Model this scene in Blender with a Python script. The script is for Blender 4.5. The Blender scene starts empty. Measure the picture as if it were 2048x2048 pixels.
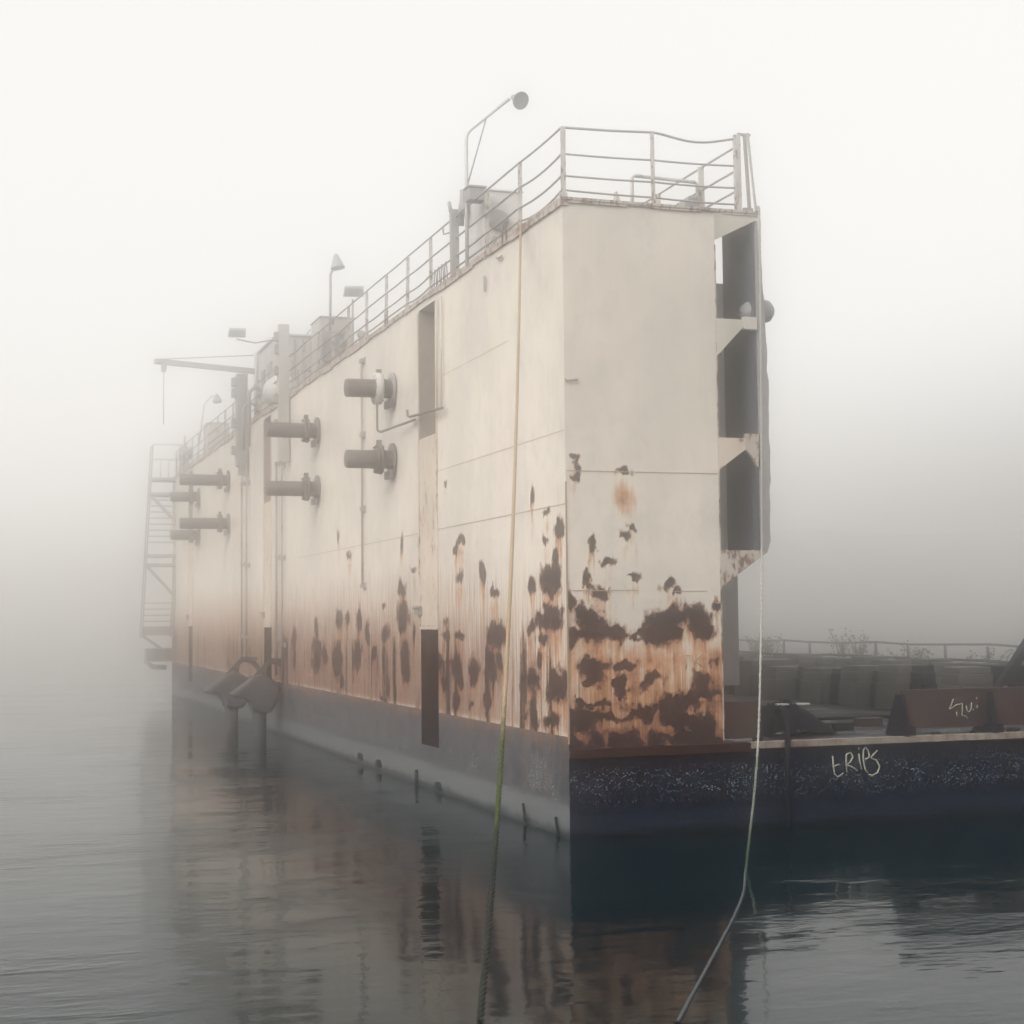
import bpy, math, random
import numpy as np
from mathutils import Vector, Matrix
random.seed(7); rng = np.random.RandomState(11)
R = math.radians
sc = bpy.context.scene
col = sc.collection

# ---- tuning
SKY_LO = (.0,.002,.006,1); SKY_HI = (1,.985,.955,1); SKY_GAIN = 6.05; SUN_E = 1.4; EXPO = 0.8; SUN_A = -122
SKY_DIR = (-.24, .0, .97); SKY_P0 = -.235; SKY_P1 = .06
HAZE_C = (1,.993,.985,1); HAZE_D = .0185; HAZE_G = .985
WA, WB, WC, WD = .014, .010, .022, .020
ROPE1_END = (-6.52,-15.93,1.2); ROPE1_SAG = 1.6
ROPE2 = [(3.50,-.10,12.28),(3.62,-.12,10.95),(3.68,-.14,10.6),(3.60,-.2,6.6),(3.50,-.3,4.3),(2.5,-2,1.6),(1.2,-4.1,.0)]
ROPE3 = [(1.2,-4.1,.0),(-.2,-6.7,.01),(-3.4,-11.9,.01)]

# ------------------------------------------------------------------ camera
cam_d = bpy.data.cameras.new("camera"); cam = bpy.data.objects.new("camera", cam_d); col.objects.link(cam)
YAW, PITCH, ROLL = 0.32184735, 0.06526819, -0.01013218
Fv = Vector((math.sin(YAW)*math.cos(PITCH), math.cos(YAW)*math.cos(PITCH), math.sin(PITCH)))
R0 = Vector((math.cos(YAW), -math.sin(YAW), 0)); U0 = R0.cross(Fv)
Rv = R0*math.cos(ROLL) + U0*math.sin(ROLL); Uv = -R0*math.sin(ROLL) + U0*math.cos(ROLL)
m = Matrix((Rv, Uv, -Fv)).transposed().to_4x4(); m.translation = Vector((-9.52154, -25.66246, 3.7))
cam.matrix_world = m
cam_d.sensor_width = 36; cam_d.lens = 3237.46/2048*36
cam_d.clip_start = 0.1; cam_d.clip_end = 3000
sc.camera = cam

# ------------------------------------------------------------------ sky, sun, exposure
SUN_EL, SUN_AZ = R(34), R(SUN_A)       # azimuth measured from +Y towards +X
world = bpy.data.worlds.new("World"); sc.world = world; world.use_nodes = True
nt = world.node_tree; nt.nodes.clear()
out = nt.nodes.new("ShaderNodeOutputWorld"); bg = nt.nodes.new("ShaderNodeBackground")
sky = nt.nodes.new("ShaderNodeTexSky"); sky.sky_type = 'NISHITA'; sky.sun_disc = False
sky.sun_elevation = SUN_EL; sky.sun_rotation = SUN_AZ; sky.air_density = 1.0; sky.dust_density = 6.0
hs = nt.nodes.new("ShaderNodeHueSaturation"); hs.inputs['Saturation'].default_value = 0.0
# overcast cover: warm white cloud mixed over the blue sky, brighter overhead than at the horizon
tc = nt.nodes.new("ShaderNodeTexCoord"); sx = nt.nodes.new("ShaderNodeSeparateXYZ")
rp = nt.nodes.new("ShaderNodeValToRGB")
rp.color_ramp.elements[0].position = 0; rp.color_ramp.elements[0].color = SKY_LO
rp.color_ramp.elements[1].position = 1; rp.color_ramp.elements[1].color = SKY_HI
mx = nt.nodes.new("ShaderNodeMix"); mx.data_type = 'RGBA'; mx.inputs[0].default_value = 0.85
sc_ = nt.nodes.new("ShaderNodeVectorMath"); sc_.operation = 'SCALE'; sc_.inputs['Scale'].default_value = SKY_GAIN
# cloud is thinner (brighter) towards the upper left, where the sun stands behind it
dt = nt.nodes.new("ShaderNodeVectorMath"); dt.operation = 'DOT_PRODUCT'; dt.inputs[1].default_value = SKY_DIR
nt.links.new(tc.outputs['Generated'], dt.inputs[0]); mr = nt.nodes.new('ShaderNodeMapRange'); mr.interpolation_type = 'SMOOTHSTEP'; mr.inputs[1].default_value = SKY_P0; mr.inputs[2].default_value = SKY_P1
nt.links.new(dt.outputs['Value'], mr.inputs[0]); nt.links.new(mr.outputs[0], rp.inputs[0])
nt.links.new(rp.outputs[0], sc_.inputs[0])
nt.links.new(sky.outputs[0], hs.inputs['Color']); nt.links.new(hs.outputs[0], mx.inputs[6])
nt.links.new(sc_.outputs[0], mx.inputs[7]); nt.links.new(mx.outputs[2], bg.inputs['Color'])
bg.inputs['Strength'].default_value = 0.1
nt.links.new(bg.outputs[0], out.inputs[0])

sun_d = bpy.data.lights.new("sun", 'SUN'); sun = bpy.data.objects.new("sun", sun_d); col.objects.link(sun)
sun_d.energy = SUN_E; sun_d.angle = R(40); sun_d.color = (1.0, 0.95, 0.88)
sd = Vector((math.sin(SUN_AZ)*math.cos(SUN_EL), math.cos(SUN_AZ)*math.cos(SUN_EL), math.sin(SUN_EL)))
sun.rotation_euler = sd.to_track_quat('Z', 'Y').to_euler()

sc.view_settings.view_transform = 'Standard'; sc.view_settings.look = 'None'
sc.view_settings.exposure = EXPO; sc.view_settings.gamma = 1.0
sc.render.engine = 'CYCLES'
cy = sc.cycles
cy.use_denoising = True
cy.max_bounces = 12; cy.volume_bounces = 8; cy.diffuse_bounces = 2; cy.glossy_bounces = 3; cy.transmission_bounces = 2
cy.sample_clamp_indirect = 6

# ------------------------------------------------------------------ mesh helpers
class MB:
    def __init__(s): s.v = []; s.f = []; s.sm = []
    def add(s, vs, fs, smooth=False):
        b = len(s.v); s.v += [tuple(p) for p in vs]; s.f += [tuple(b+i for i in f) for f in fs]; s.sm += [smooth]*len(fs); return s
    def box(s, x0, x1, y0, y1, z0, z1):
        vs = [(x0,y0,z0),(x1,y0,z0),(x1,y1,z0),(x0,y1,z0),(x0,y0,z1),(x1,y0,z1),(x1,y1,z1),(x0,y1,z1)]
        return s.add(vs, [(3,2,1,0),(4,5,6,7),(0,1,5,4),(1,2,6,5),(2,3,7,6),(3,0,4,7)])
    def bar(s, p, q, w, h=None, up=(0,0,1)):
        h = h or w; p = Vector(p); q = Vector(q); d = (q-p).normalized(); u = Vector(up)
        if abs(d.dot(u)) > .98: u = Vector((0,1,0))
        a = d.cross(u).normalized()*(w/2); b = a.normalized().cross(d).normalized()*(h/2)
        vs = [p-a-b, p+a-b, p+a+b, p-a+b, q-a-b, q+a-b, q+a+b, q-a+b]
        return s.add(vs, [(3,2,1,0),(4,5,6,7),(0,1,5,4),(1,2,6,5),(2,3,7,6),(3,0,4,7)])
    def tube(s, pts, r, n=8, cap=True):
        pts = [Vector(p) for p in pts]; k = len(pts); rr = r if isinstance(r, (list, tuple)) else [r]*k
        vs = []; prev = None
        for i, p in enumerate(pts):
            d = (pts[min(i+1, k-1)]-pts[max(i-1, 0)]).normalized()
            if prev is None:
                u = Vector((0,0,1)) if abs(d.z) < .9 else Vector((1,0,0))
                a = d.cross(u).normalized()
            else: a = (prev-d*prev.dot(d)).normalized()
            prev = a; b = d.cross(a)
            for j in range(n):
                t = 2*math.pi*j/n; vs.append(p+(a*math.cos(t)+b*math.sin(t))*rr[i])
        fs = [(i*n+j, i*n+(j+1) % n, (i+1)*n+(j+1) % n, (i+1)*n+j) for i in range(k-1) for j in range(n)]
        s.add(vs, fs, True)
        if cap:
            b = len(s.v)-len(vs)
            s.f.append(tuple(b+j for j in reversed(range(n)))); s.sm.append(False)
            s.f.append(tuple(b+(k-1)*n+j for j in range(n))); s.sm.append(False)
        return s
    def lathe(s, c, axis, prof, n=20):
        c = Vector(c); d = Vector(axis).normalized(); u = Vector((0,0,1)) if abs(d.z) < .9 else Vector((1,0,0))
        a = d.cross(u).normalized(); b = d.cross(a); vs = []
        for (t, r) in prof:
            for j in range(n):
                w = 2*math.pi*j/n; vs.append(c+d*t+(a*math.cos(w)+b*math.sin(w))*max(r, 1e-4))
        k = len(prof)
        return s.add(vs, [(i*n+j, i*n+(j+1) % n, (i+1)*n+(j+1) % n, (i+1)*n+j) for i in range(k-1) for j in range(n)], True)
    def prism(s, poly, axis, a0, a1):
        # poly: 2-D outline in the other two axes, extruded along axis from a0 to a1
        def P(u, w, t): return {0: (t, u, w), 1: (u, t, w), 2: (u, w, t)}[axis]
        n = len(poly); vs = [P(u, w, a0) for u, w in poly]+[P(u, w, a1) for u, w in poly]
        fs = [tuple(range(n)), tuple(range(2*n-1, n-1, -1))]+[(i, n+i, n+(i+1) % n, (i+1) % n) for i in range(n)]
        return s.add(vs, fs)
    def build(s, name, mat, parent=None, bevel=0, label=None):
        me = bpy.data.meshes.new(name); off = Vector(parent['_o']) if parent is not None and '_o' in parent else Vector((0,0,0))
        me.from_pydata([Vector(p)-off for p in s.v], [], s.f)
        me.polygons.foreach_set('use_smooth', s.sm)
        bm = bmesh.new(); bm.from_mesh(me); bmesh.ops.recalc_face_normals(bm, faces=bm.faces); bm.to_mesh(me); bm.free()
        me.materials.append(mat); me.update()
        o = bpy.data.objects.new(name, me); col.objects.link(o)
        if parent is not None: o.parent = parent; o['_o'] = parent['_o'] if '_o' in parent else (0,0,0)
        if bevel:
            b = o.modifiers.new('bevel', 'BEVEL'); b.width = bevel; b.segments = 2; b.limit_method = 'ANGLE'
        if label: o['label'] = label
        return o
import bmesh
def tag(o, label=None, cat=None, group=None, kind=None):
    if label: o['label'] = label
    if cat: o['category'] = cat
    if group: o['group'] = group
    if kind: o['kind'] = kind
    return o
def thing(name, loc, label, cat, group=None):
    o = bpy.data.objects.new(name, None); col.objects.link(o); o.location = loc; o['_o'] = tuple(float(a) for a in loc)
    o.empty_display_size = .2
    return tag(o, label, cat, group)
def children(o): return [c for c in bpy.data.objects if c.parent == o]
def copy_tree(o, parent=None):
    c = o.copy(); col.objects.link(c); c.parent = parent
    for ch in children(o): copy_tree(ch, c)
    return c

# ------------------------------------------------------------------ material helpers
class NT:
    def __init__(s, name):
        s.m = bpy.data.materials.new(name); s.m.use_nodes = True; s.t = s.m.node_tree; s.n = s.t.nodes; s.n.clear()
        s.out = s.n.new('ShaderNodeOutputMaterial'); s.b = s.n.new('ShaderNodeBsdfPrincipled')
        s.t.links.new(s.b.outputs[0], s.out.inputs[0]); s.tc = s.n.new('ShaderNodeNewGeometry')
    def L(s, a, b): s.t.links.new(a, b)
    def pos(s, scale=(1,1,1)):
        mp = s.n.new('ShaderNodeMapping'); mp.inputs['Scale'].default_value = scale
        s.L(s.tc.outputs['Position'], mp.inputs[0]); return mp.outputs[0]
    def noise(s, scale=(1,1,1), detail=4, rough=.55, sc=1.0):
        n = s.n.new('ShaderNodeTexNoise'); n.inputs['Scale'].default_value = sc; n.inputs['Detail'].default_value = detail
        n.inputs['Roughness'].default_value = rough; s.L(s.pos(scale), n.inputs['Vector']); return n.outputs['Fac']
    def vor(s, sc, feature='F1'):
        n = s.n.new('ShaderNodeTexVoronoi'); n.feature = feature; n.inputs['Scale'].default_value = sc
        s.L(s.pos(), n.inputs['Vector']); return n.outputs['Distance']
    def math(s, op, a, b=None, c=None, clamp=False):
        n = s.n.new('ShaderNodeMath'); n.operation = op; n.use_clamp = clamp
        for i, x in enumerate((a, b, c)):
            if x is None: continue
            if isinstance(x, (int, float)): n.inputs[i].default_value = x
            else: s.L(x, n.inputs[i])
        return n.outputs[0]
    def ss(s, x, a, b):
        n = s.n.new('ShaderNodeMapRange'); n.interpolation_type = 'SMOOTHSTEP'
        s.L(x, n.inputs[0]); n.inputs[1].default_value = a; n.inputs[2].default_value = b
        if a > b: n.inputs[1].default_value = b; n.inputs[2].default_value = a; n.inputs[3].default_value = 1; n.inputs[4].default_value = 0
        return n.outputs[0]
    def mix(s, f, a, b):
        n = s.n.new('ShaderNodeMix'); n.data_type = 'RGBA'
        for i, x in ((0, f), (6, a), (7, b)):
            if isinstance(x, (int, float)): n.inputs[i].default_value = x
            elif isinstance(x, (tuple, list)): n.inputs[i].default_value = tuple(x)+((1,) if len(x) == 3 else ())
            else: s.L(x, n.inputs[i])
        return n.outputs[2]
    def attr(s, name):
        n = s.n.new('ShaderNodeAttribute'); n.attribute_name = name; return n.outputs['Color']
    def sep(s, c):
        n = s.n.new('ShaderNodeSeparateXYZ'); s.L(c, n.inputs[0]); return n.outputs
    def bump(s, h, strength=.3, dist=.02):
        n = s.n.new('ShaderNodeBump'); n.inputs['Strength'].default_value = strength; n.inputs['Distance'].default_value = dist
        s.L(h, n.inputs['Height']); s.L(n.outputs[0], s.b.inputs['Normal'])
    def fin(s, colr, rough=.6, metal=0, spec=.5):
        for k, x in (('Base Color', colr), ('Roughness', rough), ('Metallic', metal), ('Specular IOR Level', spec)):
            if isinstance(x, (int, float)): s.b.inputs[k].default_value = x
            elif isinstance(x, (tuple, list)): s.b.inputs[k].default_value = tuple(x)+((1,) if len(x) == 3 else ())
            else: s.L(x, s.b.inputs[k])
        return s.m

def mat_paint(name, base, base2=None, rust=.35, rough=.6, grime=.25, sc=1.0, rustcol=(.17,.07,.035)):
    t = NT(name); base2 = base2 or tuple(c*.8 for c in base)
    n1 = t.noise((1.3*sc,1.3*sc,.7*sc), 5); n2 = t.noise((6*sc,6*sc,2.2*sc), 6, .65); n3 = t.noise((.5,.5,.35), 3)
    c = t.mix(t.ss(n1, .35, .7), base, base2)
    c = t.mix(t.math('MULTIPLY', t.ss(n3, .45, .75), grime), c, (.12,.10,.085))
    f = t.ss(t.math('ADD', n2, t.math('MULTIPLY', n1, .5)), 1.02-rust*.45, 1.12-rust*.45)
    c = t.mix(f, c, t.mix(t.noise((14,14,9), 3), tuple(x*.45 for x in rustcol), tuple(min(1, x*1.6) for x in rustcol)))
    t.bump(n2, .25, .01)
    return t.fin(c, rough)

def mat_wall():
    """cream paint over steel: dark scabs, orange bleed and streaks follow the painted-on wear map 'wear' (R scab, G bleed, B streak zone)"""
    t = NT('rusted_cream_paint'); w = t.sep(t.attr('wear'))
    fine = t.noise((7,7,5), 8, .7); mid = t.noise((2.2,2.2,1.6), 6, .6); big = t.noise((.35,.35,.3), 4)
    streak = t.noise((5.5,5.5,.28), 5, .62); streak2 = t.noise((16,16,.6), 4, .6); speck = t.noise((26,26,18), 3, .6)
    base = t.mix(t.ss(big, .35, .68), (.72,.66,.585), (.60,.555,.50))
    base = t.mix(t.math('MULTIPLY', t.ss(mid, .45, .8), .45), base, (.47,.44,.41))
    base = t.mix(t.math('MULTIPLY', t.ss(t.noise((.8,.8,.5), 5, .7), .50, .66), .30), base, (.44,.42,.41))
    base = t.mix(t.math('MULTIPLY', t.ss(streak, .50, .78), .16), base, (.46,.41,.36))
    base = t.mix(t.math('MULTIPLY', t.ss(streak2, .60, .78), .07), base, (.46,.38,.30))
    # warm staining that grows towards the waterline, in long vertical runs
    bl = t.math('ADD', w[1], t.math('MULTIPLY', t.math('SUBTRACT', streak2, .5), .95))
    bl = t.math('ADD', bl, t.math('MULTIPLY', t.math('SUBTRACT', mid, .5), .45))
    stain = t.ss(bl, .17, .55)
    c = t.mix(t.math('MULTIPLY', stain, .60), base, (.60,.41,.25))
    blm = t.ss(bl, .26, .72)
    orange = t.mix(t.ss(fine, .35, .65), (.56,.275,.13), (.33,.145,.075))
    c = t.mix(t.math('MULTIPLY', blm, .95), c, orange)
    brown = t.mix(t.ss(mid, .38, .62), (.25,.09,.05), (.115,.040,.040))
    c = t.mix(t.math('MULTIPLY', t.ss(t.math('ADD', bl, t.math('MULTIPLY', t.math('SUBTRACT', fine, .5), .9)), .62, .95), .9), c, brown)
    # streak zone: many narrow orange and brown runs
    st = w[2]
    gate = t.ss(st, .02, .40)
    so = t.math('MULTIPLY', gate, t.ss(t.math('ADD', streak2, t.math('MULTIPLY', st, .30)), .60, .76))
    c = t.mix(t.math('MULTIPLY', so, .55), c, (.43,.22,.10))
    thin = t.noise((34,34,.5), 3, .6)
    s3 = t.math('MULTIPLY', gate, t.ss(t.math('ADD', thin, t.math('MULTIPLY', st, .24)), .63, .72))
    c = t.mix(t.math('MULTIPLY', s3, .75), c, (.15,.065,.045))
    sd_ = t.ss(t.math('ADD', t.math('ADD', streak, t.math('MULTIPLY', st, .24)), t.math('MULTIPLY', t.math('SUBTRACT', fine, .5), .5)), .78, .90)
    c = t.mix(t.math('MULTIPLY', sd_, .85), c, (.10,.045,.04))
    # scabs of bare dark rust: brown halo, ragged flaked edge, mottled core
    sb = t.math('SUBTRACT', t.math('MULTIPLY', w[0], 2), 1)
    halo = t.ss(t.math('ADD', sb, t.math('MULTIPLY', t.math('SUBTRACT', streak2, .5), 1.1)), -.35, .30)
    c = t.mix(t.math('MULTIPLY', halo, .75), c, t.mix(fine, (.36,.16,.08), (.16,.07,.05)))
    sb = t.math('ADD', sb, t.math('MULTIPLY', t.math('SUBTRACT', fine, .5), 1.5))
    sb = t.math('ADD', sb, t.math('MULTIPLY', t.math('SUBTRACT', speck, .5), .35))
    rim = t.ss(sb, .02, .26); core = t.ss(sb, .18, .38)
    c = t.mix(t.math('MULTIPLY', rim, .75), c, (.13,.055,.042))
    cc = t.mix(t.ss(speck, .3, .7), (.008,.006,.009), (.034,.017,.018))
    cc = t.mix(t.math('MULTIPLY', t.ss(t.noise((4,4,2.5), 6, .7), .54, .70), .6), cc, (.055,.024,.024))
    cc = t.mix(t.math('MULTIPLY', t.ss(t.noise((11,11,6), 5, .7), .58, .66), .4), cc, (.11,.042,.026))
    c = t.mix(core, c, cc)
    sat = t.noise((19,19,12), 4, .65)
    sats = t.ss(t.math('ADD', sat, t.math('MULTIPLY', t.ss(w[0], .25, .62), .17)), .70, .735)
    sats = t.math('MULTIPLY', sats, t.ss(w[0], .12, .35))
    c = t.mix(t.math('MULTIPLY', sats, .85), c, (.055,.026,.022))
    # pin-prick rust dots in the clean paint
    dots = t.math('MULTIPLY', t.ss(speck, .70, .76), t.ss(mid, .48, .62))
    c = t.mix(t.math('MULTIPLY', dots, .6), c, (.22,.11,.06))
    h = t.math('ADD', t.math('MULTIPLY', t.noise((1.1,.9,.9), 3), 1.0), t.math('MULTIPLY', core, -.12))
    h = t.math('ADD', h, t.math('MULTIPLY', fine, .06))
    t.bump(h, .35, .05)
    return t.fin(c, t.mix(core, (.55,.55,.55), (.9,.9,.9)))

def mat_hull_side():
    t = NT('weathered_grey_hull_paint'); z = t.sep(t.pos())[2]
    n = t.noise((2,2,1.5), 6, .6); f = t.noise((9,9,5), 6, .65); st = t.noise((5,5,.5), 4)
    zz = t.math('ADD', z, t.math('MULTIPLY', t.math('SUBTRACT', n, .5), .45))
    c = t.mix(t.ss(n, .35, .7), (.040,.047,.060), (.110,.112,.122))
    c = t.mix(t.math('MULTIPLY', t.ss(t.math('ADD', z, t.math('MULTIPLY', st, .9)), 1.85, 2.15), .45), c, (.17,.11,.085))
    c = t.mix(t.math('MULTIPLY', t.ss(st, .50, .70), .45), c, (.12,.075,.06))
    c = t.mix(t.math('MULTIPLY', t.ss(f, .52, .66), .5), c, (.16,.15,.145))
    c = t.mix(t.math('MULTIPLY', t.ss(t.noise((14,14,9), 5, .7), .56, .66), .6), c, (.035,.032,.035))
    drip = t.math('ADD', z, t.math('MULTIPLY', t.noise((7,7,.3), 3), 1.6))
    c = t.mix(t.math('MULTIPLY', t.ss(drip, 2.35, 2.6), .75), c, (.20,.105,.06))
    c = t.mix(t.math('MULTIPLY', t.ss(zz, .62, .45), .85), c, t.mix(f, (.12,.13,.14), (.19,.20,.205)))                       # chalky band above the water
    v = t.vor(17); bm_ = t.math('MULTIPLY', t.ss(zz, .55, .75), t.ss(zz, 1.35, 1.1))
    patch = t.ss(t.noise((.9,.9,.9), 4), .46, .6)
    bar = t.math('MULTIPLY', t.math('MULTIPLY', t.ss(v, .33, .2), bm_), patch)
    c = t.mix(t.math('MULTIPLY', bar, .75), c, (.5,.48,.45))               # barnacles
    c = t.mix(t.ss(zz, .2, .03), c, (.03,.036,.042))                       # wet weed line
    t.bump(t.math('ADD', f, bar), .5, .02)
    return t.fin(c, .6)

def mat_hull_end():
    t = NT('navy_black_hull_paint'); p = t.sep(t.pos()); z = p[2]; x = p[0]
    n = t.noise((2,2,1.5), 6, .6); f = t.noise((12,12,7), 6, .65); st = t.noise((4,4,.4), 4)
    zz = t.math('ADD', z, t.math('MULTIPLY', t.math('SUBTRACT', n, .5), .3))
    c = t.mix(t.ss(n, .35, .7), (.0012,.003,.010), (.002,.006,.024))
    near = t.ss(x, 4.2, 1.5)
    c = t.mix(t.math('MULTIPLY', near, t.math('MULTIPLY', t.ss(st, .45, .65), .35)), c, (.022,.012,.018))
    c = t.mix(t.math('MULTIPLY', t.ss(zz, .48, .30), .6), c, (.015,.024,.042))
    v = t.vor(21); bm_ = t.math('MULTIPLY', t.ss(zz, .40, .75), t.ss(zz, 1.22, .95))
    k = t.math('MULTIPLY', t.ss(v, .42, .18), bm_)
    k = t.math('MULTIPLY', k, t.ss(t.noise((1.1,1.1,2.4), 7, .8), .38, .60))
    c = t.mix(t.math('MULTIPLY', k, .9), c, (.26,.32,.38))
    c = t.mix(t.math('MULTIPLY', t.ss(t.noise((6,6,3), 6, .7), .52, .64), .5), c, (.016,.020,.040))
    c = t.mix(t.ss(zz, .16, .03), c, (.006,.008,.012))
    t.bump(t.math('ADD', f, k), .6, .02)
    return t.fin(c, .7, 0, .12)

def mat_deck():
    t = NT('wet_dirty_deck_plate')
    n = t.noise((.6,1.4,1), 6, .6); f = t.noise((7,7,7), 6, .7); st = t.noise((.25,2.5,1), 4)
    c = t.mix(t.ss(n, .35, .65), (.014,.014,.018), (.05,.048,.055))
    c = t.mix(t.math('MULTIPLY', t.ss(st, .5, .7), .5), c, (.08,.078,.085))
    c = t.mix(t.math('MULTIPLY', t.ss(f, .6, .7), .6), c, (.10,.05,.03))
    t.bump(f, .6, .03)
    r = t.mix(t.ss(n, .40, .50), (.3,.3,.3), (.9,.9,.9))
    return t.fin(c, r, 0, .25)

def mat_water():
    t = NT('calm_harbour_water')
    p = t.pos()
    warp = t.ss(t.noise((.13,.22,1), 4, .6), .44, .60)         # cat's-paws: rippled patches between glassy lanes
    lanes = t.ss(t.noise((.35,1.1,1), 3), .47, .60)
    n1 = t.noise((.8,1.5,1), 3, .5); n2 = t.noise((5,8,1), 3, .55); n3 = t.noise((.16,.30,1), 3); n4 = t.noise((2.0,6.5,1), 3, .6)
    h = t.math('ADD', t.math('MULTIPLY', n1, WA), t.math('MULTIPLY', t.math('MULTIPLY', n2, WB), t.math('ADD', t.math('MULTIPLY', warp, .85), .15)))
    h = t.math('ADD', h, t.math('MULTIPLY', n3, WC))
    h = t.math('ADD', h, t.math('MULTIPLY', t.math('MULTIPLY', n4, WD), t.math('MULTIPLY', warp, lanes)))
    b = t.n.new('ShaderNodeBump'); b.inputs['Strength'].default_value = 1; b.inputs['Distance'].default_value = 1
    t.L(h, b.inputs['Height']); t.L(b.outputs[0], t.b.inputs['Normal'])
    t.b.inputs['IOR'].default_value = 1.33
    t.b.inputs['IOR'].default_value = 1.18
    t.b.inputs['Specular Tint'].default_value = (.80,.94,1,1)
    return t.fin((.0008,.0085,.012), .05)

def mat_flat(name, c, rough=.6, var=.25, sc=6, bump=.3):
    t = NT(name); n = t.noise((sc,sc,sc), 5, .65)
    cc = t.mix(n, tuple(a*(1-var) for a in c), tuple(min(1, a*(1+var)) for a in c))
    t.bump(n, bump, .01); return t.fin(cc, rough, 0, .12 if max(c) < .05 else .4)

def mat_rope(name, c0, c1=None, c2=None, z1=2.6, z2=1.8):
    """strands by fine diagonal noise; weed green then wet black as the line comes down to the water"""
    t = NT(name); z = t.sep(t.pos())[2]; n = t.noise((30,30,40), 3)
    zz = t.math('ADD', z, t.math('MULTIPLY', t.math('SUBTRACT', t.noise((3,3,3), 4), .5), .3))
    c = t.mix(n, tuple(a*.75 for a in c0), tuple(min(1, a*1.2) for a in c0))
    if c1: c = t.mix(t.ss(zz, z1+.25, z1-.25), c, c1)
    if c2: c = t.mix(t.ss(zz, z2+.17, z2-.17), c, c2)
    w = t.n.new('ShaderNodeTexWave'); w.inputs['Scale'].default_value = 14; w.bands_direction = 'DIAGONAL'
    t.L(t.pos(), w.inputs['Vector']); t.bump(w.outputs['Fac'], .8, .006)
    return t.fin(c, .85)

END_BLOBS = [(0.36,3.68,0.24,0.21),(0.48,3.48,0.29,0.21),(0.88,3.42,0.23,0.14),(0.09,3.37,0.13,0.14),(1.63,3.64,0.17,0.2),(1.85,3.64,0.29,0.14),(1.53,3.41,0.23,0.14),(1.85,3.38,0.2,0.14),(1.28,3.36,0.13,0.06),(2.42,3.66,0.25,0.23),(2.45,3.46,0.17,0.15),(0.44,2.86,0.27,0.11),(0.43,2.71,0.15,0.13),(1.06,2.84,0.21,0.08),(0.62,4.13,0.15,0.11),(1.83,4.22,0.09,0.07),(2.02,4.06,0.07,0.05),(0.76,4.65,0.08,0.07),(1.03,5.08,0.09,0.08),(1.2,5.24,0.05,0.06),(0.46,4.93,0.07,0.13),(1.22,4.4,0.09,0.04),(0.39,4.31,0.05,0.09),(1.11,6.17,0.09,0.05),(0.13,6.42,0.05,0.04),(0.19,6.25,0.03,0.02),(0.15,6.05,0.04,0.03),(2.47,2.61,0.19,0.13),(2.31,2.33,0.49,0.08),(2.53,2.38,0.19,0.12),(1.52,2.61,0.17,0.11),(0.99,2.53,0.1,0.14),(1.39,2.47,0.09,0.11),(0.87,2.56,0.06,0.11),(0.19,1.93,0.22,0.14),(0.28,2.04,0.31,0.11),(0.74,2.08,0.38,0.08),(1.36,2.09,0.38,0.07),(1.89,2.11,0.26,0.17),(2.14,1.93,0.48,0.14),(2.45,1.78,0.3,0.12),(0.12,1.51,0.19,0.08),(0.88,1.57,0.19,0.11),(2.13,1.58,0.48,0.11),(1.42,1.98,0.13,0.09),(0.22,2.27,0.1,0.07),(0.53,2.26,0.19,0.06),(2.76,2.93,0.06,0.04),(2.78,3.95,0.06,0.09),(0.03,3.97,0.05,0.17),(0.02,3.26,0.06,0.17)]
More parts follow.
